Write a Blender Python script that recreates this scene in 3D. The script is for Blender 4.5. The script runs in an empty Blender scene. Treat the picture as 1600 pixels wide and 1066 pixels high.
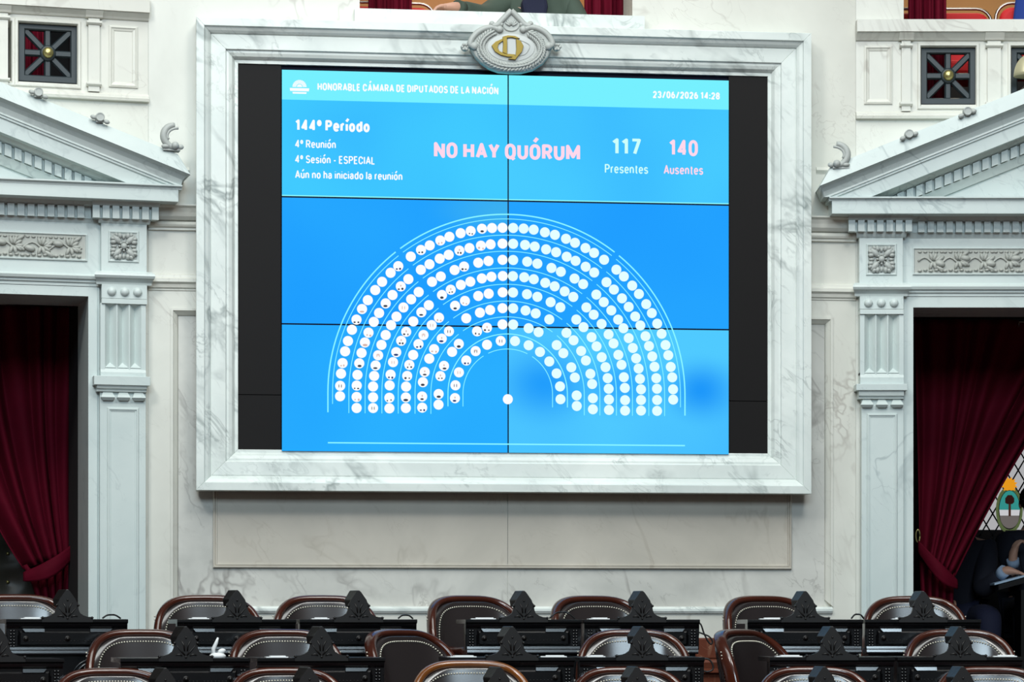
import bpy, bmesh, math, random
from mathutils import Vector, Matrix
random.seed(7)
PI = math.pi
SC = bpy.context.scene
C = SC.collection

# ------------------------------------------------------------------ camera, world, lights
F, CX, HY, ZC = 4335.0, 800.0, 980.0, 0.764      # focal length in pixels, centre column, horizon row, eye height
cam = bpy.data.cameras.new('camera'); camo = bpy.data.objects.new('camera', cam); C.objects.link(camo)
camo.location = (0, 0, ZC); camo.rotation_euler = (PI/2, 0, 0)
cam.sensor_width = 36; cam.lens = F*36/1600; cam.shift_y = (HY-533)/1600; cam.clip_end = 200
SC.camera = camo
SC.view_settings.view_transform = 'Standard'; SC.view_settings.look = 'None'
SC.view_settings.exposure = 0.0; SC.view_settings.gamma = 1.0; SC.view_settings.use_curve_mapping = False
W = bpy.data.worlds.new('world'); SC.world = W; W.use_nodes = True
bg = W.node_tree.nodes['Background']; bg.inputs[0].default_value = (0.86, 0.98, 1.0, 1); bg.inputs[1].default_value = 0.07
def area(name, loc, target, sx, sy, power, col):
    l = bpy.data.lights.new(name, 'AREA'); l.shape = 'RECTANGLE'; l.size = sx; l.size_y = sy; l.energy = power; l.color = col
    o = bpy.data.objects.new(name, l); C.objects.link(o); o.location = loc
    o.rotation_euler = (Vector(target)-Vector(loc)).to_track_quat('-Z', 'Y').to_euler()
    return o
area('overhead_key', (-4.2, 6.0, 8.6), (0, 15, 2.4), 2.0, 1.6, 330, (1.0, 0.985, 0.95))  # unseen key light, placed for the frame's shadow on the wall
area('overhead_key', (2.8, 6.0, 8.6), (0, 15, 2.4), 2.0, 1.6, 290, (1.0, 0.985, 0.95))  # second unseen key light, added to reach the door reveals
area('skylight', (0, 7.5, 12.5), (0, 12.5, 2), 11, 6, 1100, (0.96, 1.0, 0.97))
area('rear_sheen_light', (0.3, -8.0, 9.0), (0, 13.5, 1.0), 9.8, 4.0, 1900, (0.70, 0.88, 1.0))  # added bluish area light behind the camera, for sheen on the leather

# ------------------------------------------------------------------ materials
def lin(c):
    c = c/255.0
    return c/12.92 if c <= 0.04045 else ((c+0.055)/1.055)**2.4
def rgb(r, g, b): return (lin(r), lin(g), lin(b), 1)
def newmat(name):
    m = bpy.data.materials.new(name); m.use_nodes = True
    nt = m.node_tree; return m, nt, nt.nodes['Principled BSDF']
def plain(name, col, rough=0.5, metal=0.0, coat=0.0, spec=0.5, sheen=0.0, noise=0.0, nscale=8):
    m, nt, p = newmat(name)
    p.inputs['Base Color'].default_value = col; p.inputs['Roughness'].default_value = rough
    p.inputs['Metallic'].default_value = metal; p.inputs['Coat Weight'].default_value = coat
    p.inputs['Coat Roughness'].default_value = 0.08
    p.inputs['Specular IOR Level'].default_value = spec
    p.inputs['Sheen Weight'].default_value = sheen
    if noise:
        tc = nt.nodes.new('ShaderNodeTexCoord'); n = nt.nodes.new('ShaderNodeTexNoise')
        n.inputs['Scale'].default_value = nscale; n.inputs['Detail'].default_value = 5
        mx = nt.nodes.new('ShaderNodeMix'); mx.data_type = 'RGBA'
        mx.inputs[6].default_value = tuple(c*(1-noise) for c in col[:3])+(1,)
        mx.inputs[7].default_value = tuple(min(1, c*(1+noise)) for c in col[:3])+(1,)
        nt.links.new(tc.outputs['Object'], n.inputs['Vector']); nt.links.new(n.outputs['Fac'], mx.inputs[0])
        nt.links.new(mx.outputs[2], p.inputs['Base Color'])
    return m
def emis(name, col, s=1.0):
    m = bpy.data.materials.new(name); m.use_nodes = True; nt = m.node_tree
    nt.nodes.remove(nt.nodes['Principled BSDF']); e = nt.nodes.new('ShaderNodeEmission')
    e.inputs[0].default_value = col; e.inputs[1].default_value = s
    nt.links.new(e.outputs[0], nt.nodes['Material Output'].inputs[0]); return m
def marble(name, base, base2, vein, amt, scale, rough=0.35, rot=(0.3, 0.6, 0.2), width=0.03, stain=None):
    m, nt, p = newmat(name); N = nt.nodes.new; L = nt.links.new
    tc = N('ShaderNodeTexCoord'); mp = N('ShaderNodeMapping'); mp.inputs['Rotation'].default_value = rot
    L(tc.outputs['Object'], mp.inputs['Vector'])
    st = N('ShaderNodeMapping'); st.inputs['Scale'].default_value = (1, 1, 0.45); L(mp.outputs[0], st.inputs['Vector'])
    def noise(s, d, dist, src):
        n = N('ShaderNodeTexNoise'); n.inputs['Scale'].default_value = s; n.inputs['Detail'].default_value = d
        n.inputs['Distortion'].default_value = dist; n.inputs['Roughness'].default_value = 0.6; L(src.outputs[0], n.inputs['Vector']); return n
    cl = noise(scale*0.8, 5, 0.4, mp)
    cr = N('ShaderNodeMapRange'); cr.inputs[1].default_value = 0.36; cr.inputs[2].default_value = 0.66; L(cl.outputs['Fac'], cr.inputs[0])
    mix = N('ShaderNodeMix'); mix.data_type = 'RGBA'; mix.inputs[6].default_value = base; mix.inputs[7].default_value = base2
    L(cr.outputs[0], mix.inputs[0])
    out = mix.outputs[2]
    for k, (s, w, a) in enumerate(((scale*1.3, width, amt), (scale*3.1, width*0.7, amt*0.55))):
        v = noise(s, 4, 0.7+0.3*k, st)
        sub = N('ShaderNodeMath'); sub.operation = 'SUBTRACT'; sub.inputs[1].default_value = 0.5; L(v.outputs['Fac'], sub.inputs[0])
        ab = N('ShaderNodeMath'); ab.operation = 'ABSOLUTE'; L(sub.outputs[0], ab.inputs[0])
        mr = N('ShaderNodeMapRange'); mr.inputs[1].default_value = 0; mr.inputs[2].default_value = w
        mr.inputs[3].default_value = 1; mr.inputs[4].default_value = 0; L(ab.outputs[0], mr.inputs[0])
        mk = noise(scale*(0.9+k), 3, 0, mp); mkr = N('ShaderNodeMapRange')
        mkr.inputs[1].default_value = 0.45; mkr.inputs[2].default_value = 0.68; L(mk.outputs['Fac'], mkr.inputs[0])
        mu = N('ShaderNodeMath'); mu.operation = 'MULTIPLY'; L(mr.outputs[0], mu.inputs[0]); L(mkr.outputs[0], mu.inputs[1])
        mu2 = N('ShaderNodeMath'); mu2.operation = 'MULTIPLY'; mu2.inputs[1].default_value = a; L(mu.outputs[0], mu2.inputs[0])
        mm = N('ShaderNodeMix'); mm.data_type = 'RGBA'; mm.inputs[7].default_value = vein
        L(mu2.outputs[0], mm.inputs[0]); L(out, mm.inputs[6]); out = mm.outputs[2]
    L(out, p.inputs['Base Color']); p.inputs['Roughness'].default_value = rough
    p.inputs['Specular IOR Level'].default_value = 0.4
    return m
M_WALL = marble('warm_white_marble', rgb(216, 216, 207), rgb(199, 199, 190), rgb(150, 142, 134), 0.55, 1.3, width=0.014)
M_DADO = marble('veined_grey_marble', rgb(210, 209, 202), rgb(182, 182, 176), rgb(112, 106, 102), 0.9, 1.9, width=0.024)
M_PANEL = marble('beige_grey_marble', rgb(198, 192, 180), rgb(180, 175, 164), rgb(140, 128, 112), 0.65, 1.6, width=0.02)
M_FRAME = marble('white_streaked_marble', rgb(226, 232, 227), rgb(206, 214, 210), rgb(112, 124, 122), 0.85, 2.2, rot=(0.2, 0.75, 0.1), width=0.045)
M_COOL = marble('pale_blue_marble', rgb(204, 214, 211), rgb(192, 204, 202), rgb(140, 154, 156), 0.6, 1.7, width=0.018)
M_CARVE = plain('carved_grey_marble', rgb(174, 179, 175), 0.5, noise=0.14)
M_RELIEF = plain('carved_frieze_marble', rgb(176, 179, 172), 0.55, noise=0.14)
M_RED = marble('red_brown_marble', rgb(106, 60, 44), rgb(90, 48, 38), rgb(210, 170, 140), 0.5, 2.5, rough=0.22, width=0.01)
M_GROOVE = plain('dark_joint', rgb(90, 86, 80), 0.9)
M_IRON = plain('grey_painted_iron', rgb(38, 48, 52), 0.45)
M_BRASS = plain('aged_brass', rgb(178, 168, 110), 0.3, metal=0.8)
M_GOLD = plain('gold_leaf', rgb(122, 102, 42), 0.36, metal=0.7)
M_BLACKPANEL = plain('dark_brown_veneer', rgb(15, 12, 12), 0.6, spec=0.2, noise=0.15, nscale=3)
M_BEZEL = plain('screen_bezel', rgb(5, 9, 36), 0.55, spec=0.12)
M_VELVET = plain('crimson_velvet', rgb(92, 3, 28), 0.8, spec=0.15, noise=0.15, nscale=14)
M_DARK = plain('unlit_room_dark', rgb(18, 17, 18), 0.9)  # near-black so the rooms read as unlit; their darkness is in the colour
M_TUFT = plain('dark_tufted_leather', rgb(66, 64, 56), 0.4)
M_WOODWALL = plain('amber_wood', rgb(190, 130, 56), 0.5, noise=0.15, nscale=3)
M_REDSEAT = plain('red_upholstery', rgb(196, 18, 24), 0.7)
M_CHROME = plain('chrome', rgb(170, 160, 152), 0.3, metal=1.0)
M_EBONY = plain('ebonised_wood', rgb(10, 10, 12), 0.22, spec=0.6, noise=0.2)
M_GLOSS = plain('polished_black_wood', rgb(16, 16, 20), 0.2, spec=1.0, coat=0.5)
M_CREST = plain('dark_carved_wood', rgb(20, 17, 16), 0.42, spec=0.4, noise=0.2)
M_MAHOG = plain('polished_mahogany', rgb(62, 26, 15), 0.2, coat=0.35, noise=0.6, nscale=7)
M_LEATHER = plain('brown_black_leather', rgb(38, 31, 31), 0.25, spec=1.0, noise=0.1)
M_NAIL = plain('nail_heads', rgb(205, 200, 185), 0.3, metal=0.7)
M_PAPER = plain('white_paper', rgb(222, 224, 224), 0.7)
M_CABLE = plain('black_cable', rgb(16, 16, 17), 0.5)
M_GREENJ = plain('olive_green_cloth', rgb(62, 76, 66), 0.85, noise=0.15)
M_NAVY = plain('navy_cloth', rgb(14, 20, 48), 0.85)
M_BLUE = plain('blue_cloth', rgb(20, 52, 128), 0.85)
M_SUIT = plain('dark_suit_cloth', rgb(20, 22, 36), 0.85)
M_SHIRT = plain('pale_blue_shirt', rgb(150, 170, 195), 0.8)
M_SKIN = plain('skin', rgb(196, 150, 128), 0.5)
M_HAIR = plain('dark_hair', rgb(24, 19, 17), 0.6)
M_FLOORW = plain('warm_wood_floor', rgb(124, 70, 38), 0.4, noise=0.2, nscale=4)
M_AMBER_SHEEN = plain('mahogany_amber_sheen', rgb(108, 60, 20), 0.2, coat=0.4, noise=0.4, nscale=7)  # one chair's frame: amber reflection put into the wood colour
M_PARQ = plain('dark_carpet', rgb(60, 22, 20), 0.9)
E_WHITE = emis('screen_white', rgb(252, 254, 255))
E_MINT = emis('screen_mint', rgb(205, 255, 250))
E_PINK = emis('screen_pink', rgb(255, 216, 236))
E_LINE = emis('screen_cyan_line', rgb(140, 248, 255))
E_HEAD = emis('screen_header_cyan', rgb(118, 240, 255))
E_FACE = emis('screen_portrait_dark', rgb(60, 64, 78))
E_FACE2 = emis('screen_portrait_blue', rgb(40, 60, 120))
E_FACE3 = emis('screen_portrait_tan', rgb(214, 180, 170))
def screen_mat(name, c0, c1, blobs=None):
    m = bpy.data.materials.new(name); m.use_nodes = True; nt = m.node_tree; N = nt.nodes.new; L = nt.links.new
    nt.nodes.remove(nt.nodes['Principled BSDF']); e = N('ShaderNodeEmission')
    tc = N('ShaderNodeTexCoord'); n = N('ShaderNodeTexNoise'); n.inputs['Scale'].default_value = 1.1; n.inputs['Detail'].default_value = 1
    mp = N('ShaderNodeMapping'); mp.inputs['Scale'].default_value = (1, 1, 1); L(tc.outputs['Object'], mp.inputs[0]); L(mp.outputs[0], n.inputs['Vector'])
    mr = N('ShaderNodeMapRange'); mr.inputs[1].default_value = 0.35; mr.inputs[2].default_value = 0.65; L(n.outputs['Fac'], mr.inputs[0])
    mx = N('ShaderNodeMix'); mx.data_type = 'RGBA'; mx.inputs[6].default_value = c0; mx.inputs[7].default_value = c1
    L(mr.outputs[0], mx.inputs[0]); out = mx.outputs[2]
    for (u, z, r, col, ru) in blobs or ():
        q = N('ShaderNodeMapping'); q.inputs['Location'].default_value = (-u/ru, 0, -z/r); q.inputs['Scale'].default_value = (1/ru, 0, 1/r)
        L(tc.outputs['Object'], q.inputs[0]); ln = N('ShaderNodeVectorMath'); ln.operation = 'LENGTH'; L(q.outputs[0], ln.inputs[0])
        k = N('ShaderNodeMapRange'); k.interpolation_type = 'SMOOTHSTEP'; k.inputs[1].default_value = 0; k.inputs[2].default_value = 1
        k.inputs[3].default_value = 1; k.inputs[4].default_value = 0; L(ln.outputs['Value'], k.inputs[0])
        mm = N('ShaderNodeMix'); mm.data_type = 'RGBA'; mm.inputs[7].default_value = col; L(k.outputs[0], mm.inputs[0]); L(out, mm.inputs[6]); out = mm.outputs[2]
    L(out, e.inputs[0]); L(e.outputs[0], nt.nodes['Material Output'].inputs[0]); return m

# ------------------------------------------------------------------ wall bays: local x along the wall, y into it, z up
class Bay:
    def __init__(s, o, deg): s.o = Vector((o[0], o[1], 0)); s.a = math.radians(deg)
    def px(s, x, y, w=0.0):                     # point (u, z) on the bay plane w metres in front of the wall seen at pixel x, y
        dx, dz = (x-CX)/F, -(y-HY)/F; ca, sa = math.cos(s.a), math.sin(s.a)
        # local y of camera-ray point t*(dx,1): -(t*dx-ox)*sa+(t-oy)*ca = -w
        t = (-w - s.o.x*sa + s.o.y*ca)/(ca - dx*sa)
        X, Y = t*dx - s.o.x, t - s.o.y
        return X*ca + Y*sa, ZC + dz*t
    def u(s, x, w=0.0): return s.px(x, HY, w)[0]
    def z(s, x, y, w=0.0): return s.px(x, y, w)[1]
    def world(s, u, w, z):
        ca, sa = math.cos(s.a), math.sin(s.a)
        return Vector((s.o.x+u*ca+w*sa, s.o.y+u*sa-w*ca, z))
MID = Bay(((787-CX)/F*15.0, 15.0), 7.0)
pl = MID.world(MID.u(232), 0, 0); pr = MID.world(MID.u(1337), 0, 0)
LEFT = Bay((pl.x, pl.y), 15.5); RIGHT = Bay((pr.x, pr.y), 0.0)

# ------------------------------------------------------------------ mesh builder
class MB:
    def __init__(s): s.bm = bmesh.new(); s.mi = 0
    def face(s, pts):
        vs = [s.bm.verts.new(p) for p in pts]
        try: f = s.bm.faces.new(vs); f.material_index = s.mi; return f
        except ValueError: return None
    def loft(s, rings, closed=True, caps=True, smooth=False):
        R = [[s.bm.verts.new(p) for p in r] for r in rings]; n = len(R[0])
        for a, b in zip(R, R[1:]):
            for i in range(n if closed else n-1):
                j = (i+1) % n
                f = s.bm.faces.new((a[i], a[j], b[j], b[i])); f.smooth = smooth; f.material_index = s.mi
        if caps and closed:
            for r in (R[0], R[-1]):
                try: f = s.bm.faces.new(r); f.material_index = s.mi
                except ValueError: pass
    def box(s, u0, u1, w0, w1, z0, z1):         # w = metres out of the wall (towards the room)
        s.loft([[(u0, -w0, z), (u1, -w0, z), (u1, -w1, z), (u0, -w1, z)] for z in (z0, z1)])
    def prism(s, poly, w0, w1):                 # polygon in (u, z)
        s.loft([[(u, -w, z) for u, z in poly] for w in (w0, w1)])
    def prism_in(s, poly, poly2, w0, w1):
        s.loft([[(u, -w0, z) for u, z in poly], [(u, -w1, z) for u, z in poly2]])
    def along(s, prof, u0, u1, m0=0.0, m1=0.0): # profile [(w, z)] swept along u; m = mitre return factor at ends
        s.loft([[(u0-m0*w, -w, z) for w, z in prof], [(u1+m1*w, -w, z) for w, z in prof]])
    def up(s, prof, z0, z1): s.loft([[(u, -w, z) for u, w in prof] for z in (z0, z1)])
    def tube(s, path, r, n=8, smooth=True, flat=1.0):
        P = [Vector(p) for p in path]; rings = []
        for i, p in enumerate(P):
            t = (P[min(i+1, len(P)-1)]-P[max(i-1, 0)]).normalized()
            a = t.cross(Vector((0, 1, 0)))
            if a.length < 0.05: a = t.cross(Vector((1, 0, 0)))
            a.normalize(); b = t.cross(a).normalized()
            rr = r[i] if isinstance(r, (list, tuple)) else r
            rings.append([p+a*math.cos(2*PI*k/n)*rr+b*math.sin(2*PI*k/n)*rr*flat for k in range(n)])
        s.loft(rings, smooth=smooth)
    def ball(s, c, rx, ry=None, rz=None, rot=0.0, seg=12, rings=8):
        ry = rx if ry is None else ry; rz = rx if rz is None else rz; c = Vector(c)
        cr, sr = math.cos(rot), math.sin(rot); R = []
        for i in range(1, rings):
            th = PI*i/rings
            r = []
            for k in range(seg):
                x = rx*math.sin(th)*math.cos(2*PI*k/seg); z = rz*math.cos(th); y = ry*math.sin(th)*math.sin(2*PI*k/seg)
                r.append(c+Vector((x*cr-z*sr, y, x*sr+z*cr)))
            R.append(r)
        V = [[s.bm.verts.new(p) for p in r] for r in R]
        def top(sgn): return s.bm.verts.new(c+Vector((-sgn*rz*sr, 0, sgn*rz*cr)))
        a, b = top(1), top(-1)
        for i in range(len(V)-1):
            for k in range(seg):
                f = s.bm.faces.new((V[i][k], V[i][(k+1) % seg], V[i+1][(k+1) % seg], V[i+1][k])); f.smooth = True; f.material_index = s.mi
        for k in range(seg):
            for tri in ((a, V[0][(k+1) % seg], V[0][k]), (b, V[-1][k], V[-1][(k+1) % seg])):
                f = s.bm.faces.new(tri); f.smooth = True; f.material_index = s.mi
    def disc(s, u, z, w, r, n=20, th=0.0):
        s.face([(u+r*math.cos(2*PI*k/n), -w, z+r*math.sin(2*PI*k/n)) for k in range(n)])
    def mitre(s, rect, prof, sides='tblr'):     # picture-frame rails: prof [(inset, w)], first and last closed through the back
        u0, u1, z0, z1 = rect
        for sd in sides:
            R = [[], []]
            for d, w in prof:
                a, b, c, e = u0+d, u1-d, z0+d, z1-d
                p, q = {'t': ((a, e), (b, e)), 'b': ((a, c), (b, c)), 'l': ((a, c), (a, e)), 'r': ((b, c), (b, e))}[sd]
                R[0].append((p[0], -w, p[1])); R[1].append((q[0], -w, q[1]))
            s.loft(R)
    def strip(s, pts, w, width):                # flat ribbon in the wall plane
        P = [Vector((u, z)) for u, z in pts]
        L_, R_ = [], []
        for i, p in enumerate(P):
            t = (P[min(i+1, len(P)-1)]-P[max(i-1, 0)]).normalized(); n = Vector((-t.y, t.x))*width/2
            L_.append(p+n); R_.append(p-n)
        for i in range(len(P)-1):
            s.face([(q.x, -w, q.y) for q in (L_[i], L_[i+1], R_[i+1], R_[i])])
    def build(s, name, mats, parent=None, bay=None, bevel=0.0, fix=True):
        if fix: bmesh.ops.recalc_face_normals(s.bm, faces=s.bm.faces)
        me = bpy.data.meshes.new(name); s.bm.to_mesh(me); s.bm.free()
        for m in (mats if isinstance(mats, (list, tuple)) else [mats]): me.materials.append(m)
        o = bpy.data.objects.new(name, me); C.objects.link(o)
        if parent is not None:
            o.parent = parent
            if parent.get('_base') is not None: b = parent['_base']; o.location = (-b[0], -b[1], -b[2])
        elif bay is not None:
            o.location = bay.o; o.rotation_euler = (0, 0, bay.a)
        if bevel:
            md = o.modifiers.new('bevel', 'BEVEL'); md.width = bevel; md.segments = 2; md.limit_method = 'ANGLE'
        return o
def tag(o, label, cat, group=None):
    o['label'] = label; o['category'] = cat
    if group: o['group'] = group
    return o
def struct(o): o['kind'] = 'structure'; return o
THINGS = []
def thing(name, label, cat, bay=None, base=(0, 0, 0), group=None, loc=None, rz=0.0):
    o = bpy.data.objects.new(name, None); C.objects.link(o); o.empty_display_size = 0.1
    if bay is not None:
        o.location = bay.world(*base); o.rotation_euler = (0, 0, bay.a); o['_base'] = (base[0], -base[1], base[2])
    else:
        o.location = loc; o.rotation_euler = (0, 0, rz)
    THINGS.append(o)
    return tag(o, label, cat, group)

# ------------------------------------------------------------------ the hall: floor tiers and dado
def g(px): # depth factor of the curved rows at a pixel column
    def I(x): xx = x-140.0; return (0.064*xx - 0.064*xx*xx/(2*1310))/1000
    return math.exp(I(min(px, 1450))-I(793))
def ang(px): return math.radians(max(0.0, 15.5*(1-(min(max(px, 0), 1450)-140)/1310.0)))
def row_pt(px, depth): d = depth*g(px); return Vector(((px-CX)/F*d, d, 0))
def tier(name, d0, d1, top, mat):
    m = MB(); xs = [-500+100*i for i in range(27)]
    poly = [row_pt(x, d0) for x in xs]+[row_pt(x, d1) for x in reversed(xs)]
    m.loft([[(p.x, p.y, z) for p in poly] for z in (-0.75, top)])
    return struct(m.build(name, mat))
tier('floor_upper', 12.95, 17.2, 0.0, M_PARQ)
tier('floor_middle', 11.95, 12.948, -0.17, M_PARQ)
tier('floor_lower', 10.2, 11.948, -0.335, M_PARQ)
m = MB(); m.loft([[(x, y, z) for x, y in ((-9, -12), (9, -12), (9, 10.6), (-9, 10.6))] for z in (-0.74, -0.62)]); struct(m.build('floor_main', M_FLOORW))  # unseen hall floor, added in a warm tone to bounce light onto the soffits

# ------------------------------------------------------------------ centre wall
TOPZ = MID.z(800, -160)
b = MID
uL, uR = b.u(232), b.u(1337)
sill_z = b.z(780, 22)
go0, go1 = b.u(562), b.u(988)
pan_top = b.z(790, 490); dado_z = b.z(793, 948); red_z = b.z(1130, 997)
pu0, pu1 = b.u(268), b.u(1300)
m = MB()
m.box(uL, uR, -0.30, -0.035, red_z-0.02, pan_top)             # panel ground
m.box(uL, pu0, -0.036, 0.0, dado_z, pan_top); m.box(pu1, uR, -0.036, 0.0, dado_z, pan_top)
m.box(uL, uR, -0.30, 0.0, pan_top, sill_z)
m.box(uL, go0, -0.30, 0.0, sill_z, TOPZ); m.box(go1, uR, -0.30, 0.0, sill_z, TOPZ)
m.box(uL, uR, -0.30, 0.0, red_z, dado_z)
struct(m.build('wall_center', M_WALL, bay=b))
# inner moulding of the big recessed panel
m = MB(); m.mitre((pu0-0.004, pu1+0.004, dado_z, pan_top+0.004), [(0, -0.036), (0, 0.008), (0.012, 0.008), (0.016, 0.0), (0.034, -0.02), (0.04, -0.036)], 'tlr')
struct(m.build('trim_1', M_WALL, bay=b))
# veined slabs inside the panel, with a fine joint in the middle
cj = b.u(793, -0.03)
m = MB(); m.box(pu0+0.036, cj-0.0015, -0.036, -0.030, dado_z, pan_top-0.03); m.box(cj+0.0015, pu1-0.036, -0.036, -0.030, dado_z, pan_top-0.03)
struct(m.build('wall_center_panel', M_DADO, bay=b))
lp0, lp1, lz0, lz1 = b.u(333), b.u(1238), b.z(790, 888.5), b.z(790, 772)
m = MB(); m.box(lp0+0.01, cj-0.0015, -0.031, -0.024, lz0+0.01, lz1+0.3); m.box(cj+0.0015, lp1-0.01, -0.031, -0.024, lz0+0.01, lz1+0.3)
struct(m.build('wall_center_slab', M_PANEL, bay=b))
m = MB(); m.mitre((lp0, lp1, lz0, lz1+0.3), [(0, -0.031), (0, -0.016), (0.004, -0.012), (0.009, -0.012), (0.012, -0.02), (0.016, -0.016), (0.021, -0.016), (0.023, -0.026)], 'blr')
struct(m.build('trim_2', M_PANEL, bay=b))
m = MB(); h = dado_z
m.along([(0, h-0.04), (0.012, h-0.036), (0.02, h-0.024), (0.02, h-0.012), (0.008, h-0.004), (0, h)], pu0, pu1)
struct(m.build('trim_3', M_FRAME, bay=b))
m = MB()
z1 = b.z(1130, 1028); z2 = b.z(1130, 1052)
m.along([(-0.3, red_z), (0.03, red_z), (0.036, red_z-0.008), (0.03, z1), (0.02, z1-0.004), (0.06, z1-0.012), (0.07, z1-0.025), (0.06, z2+0.025), (0.075, z2+0.02), (0.075, z2+0.004), (0.045, z2-0.004), (0.045, 0), (-0.3, 0)], uL, uR)
struct(m.build('baseboard_center', M_RED, bay=b))
# string courses on the wall either side of the frame
def course(prof): # px rows at the left strip x=270 and the right strip x=1305 agree, measured at 1305
    return [(w, b.z(1305, y, 0)) for w, y in prof]
m = MB()
pf = course([(0, 340), (0.075, 341), (0.075, 343), (0.06, 346), (0.05, 352), (0.045, 358), (0.03, 363), (0.0, 365)])
fL, fR = b.u(312), b.u(1262)
for a_, c_ in ((uL, fL), (fR, uR)): m.along(pf, a_, c_)
for a_, c_ in ((uL, fL), (fR, uR)): m.along(course([(0, 363), (0.03, 366), (0.035, 370), (0.03, 373), (0.018, 375), (0.018, 378), (0, 379)]), a_, c_)
for a_, c_ in ((uL, fL), (fR, uR)): m.along(course([(0, 444), (0.02, 446), (0.022, 450), (0.035, 452), (0.035, 457), (0.02, 460), (0.016, 465), (0.006, 467), (0.006, 469), (0, 470)]), a_, c_)
struct(m.build('trim_4', M_WALL, bay=b))
m = MB(); m.along(course([(0, 282), (0.012, 283), (0.016, 287), (0.004, 291), (0.0, 293)]), uL, b.u(296)); m.along(course([(0, 262), (0.012, 263), (0.016, 267), (0.004, 271), (0.0, 273)]), b.u(1275), uR)
struct(m.build('trim_5', M_WALL, bay=b))
# gallery parapet ledge
m = MB(); m.box(go0-0.03, go1+0.06, 0.001, 0.05, b.z(780, 44), sill_z)
struct(m.build('trim_6', M_FRAME, bay=b))

# ------------------------------------------------------------------ marble picture frame
FW = 0.13
c = [b.px(305, 28, FW), b.px(1268, 50, FW), b.px(308, 767, FW), b.px(1268, 771, FW)]
f0, f1 = (c[0][0]+c[2][0])/2, (c[1][0]+c[3][0])/2; fz1, fz0 = (c[0][1]+c[1][1])/2, (c[2][1]+c[3][1])/2
i0, i1 = b.u(372, 0.03), b.u(1202, 0.03); iz1 = (b.z(371, 97, 0.03)+b.z(1203, 116, 0.03))/2; iz0 = (b.z(371, 704, 0.03)+b.z(1203, 709, 0.03))/2
IN = i0-f0
k = IN/0.235
PROF = [(0, 0), (0, FW), (0.045*k, FW), (0.048*k, FW-0.012), (0.066*k, FW-0.022), (0.078*k, FW-0.034), (0.082*k, FW-0.045), (0.088*k, FW-0.042), (0.165*k, FW-0.045), (0.168*k, FW-0.058),
        (0.182*k, FW-0.058), (0.2*k, FW-0.066), (0.212*k, FW-0.082), (0.215*k, FW-0.09), (0.235*k, FW-0.09), (0.235*k, 0)]
fr = thing('marble_frame', 'huge white grey-veined marble picture frame around the screen', 'frame', b, ((f0+f1)/2, 0, fz0))
for sd, nm in (('t', 'top_rail'), ('b', 'bottom_rail'), ('l', 'side_rail'), ('r', 'side_rail')):
    m = MB(); m.mitre((f0, f1, fz0, fz1), PROF, sd); m.build(nm, M_FRAME, fr, bevel=0.002)
# faint engraving on the lower rail
# ------------------------------------------------------------------ screen niche
in0, in1, in2, in3 = f0+IN, f1-IN, fz0+IN, fz1-IN
m = MB(); m.box(in0-0.01, in1+0.01, 0.001, 0.012, in2-0.01, in3+0.01)
nb = tag(m.build('niche_backing', M_BEZEL, bay=b), 'black strip of backing board above the lit screen, inside the frame', 'board')
SW = 0.05
su0 = (b.u(440, SW)+b.u(441, SW))/2; su1 = b.u(1138.5, SW)
s_tl, s_tr, s_bl, s_br = b.px(440, 108, SW), b.px(1138, 127, SW), b.px(440, 705.5, SW), b.px(1138, 709.5, SW)
sz1 = (s_tl[1]+s_tr[1])/2; sz0 = (s_bl[1]+s_br[1])/2
# dark veneer side panels, split by a thin joint
for nm, a0, a1, yj, px0, lab in (('l', in0, su0-0.004, 617, 405, 'dark brown panel filling the strip between frame and screen, left side'),
                            ('r', su1+0.004, in1, 627, 1170, 'dark brown panel filling the strip between frame and screen, right side')):
    t = thing('veneer_board', lab, 'panel', b, ((a0+a1)/2, 0.012, in2), group='dark panels beside the screen')
    zj = b.z(px0, yj, 0.03)
    m = MB(); m.box(a0, a1, 0.012, 0.032, zj+0.002, in3-0.002); m.build('upper_board', M_BLACKPANEL, t)
    m = MB(); m.box(a0, a1, 0.012, 0.032, in2+0.002, zj-0.002); m.build('lower_board', M_BLACKPANEL, t)
vw = thing('video_wall', 'large lit blue video wall reading NO HAY QUÓRUM inside the marble frame', 'screen', b, ((su0+su1)/2, 0.012, sz0))
vj = b.u(794, SW)
h1 = (b.z(440, 308, SW)+b.z(1138, 320, SW))/2; h2 = (b.z(440, 506.5, SW)+b.z(1138, 515, SW))/2
cols = [[(rgb(58, 190, 255), rgb(66, 204, 255)), (rgb(60, 188, 255), rgb(72, 204, 255))],
        [(rgb(30, 158, 255), rgb(38, 168, 255)), (rgb(30, 156, 255), rgb(36, 164, 255))],
        [(rgb(36, 168, 255), rgb(42, 176, 255)), (rgb(66, 186, 255), rgb(80, 202, 255))]]
zs = [sz1, h1, h2, sz0]; us = [su0, vj, su1]
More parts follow.
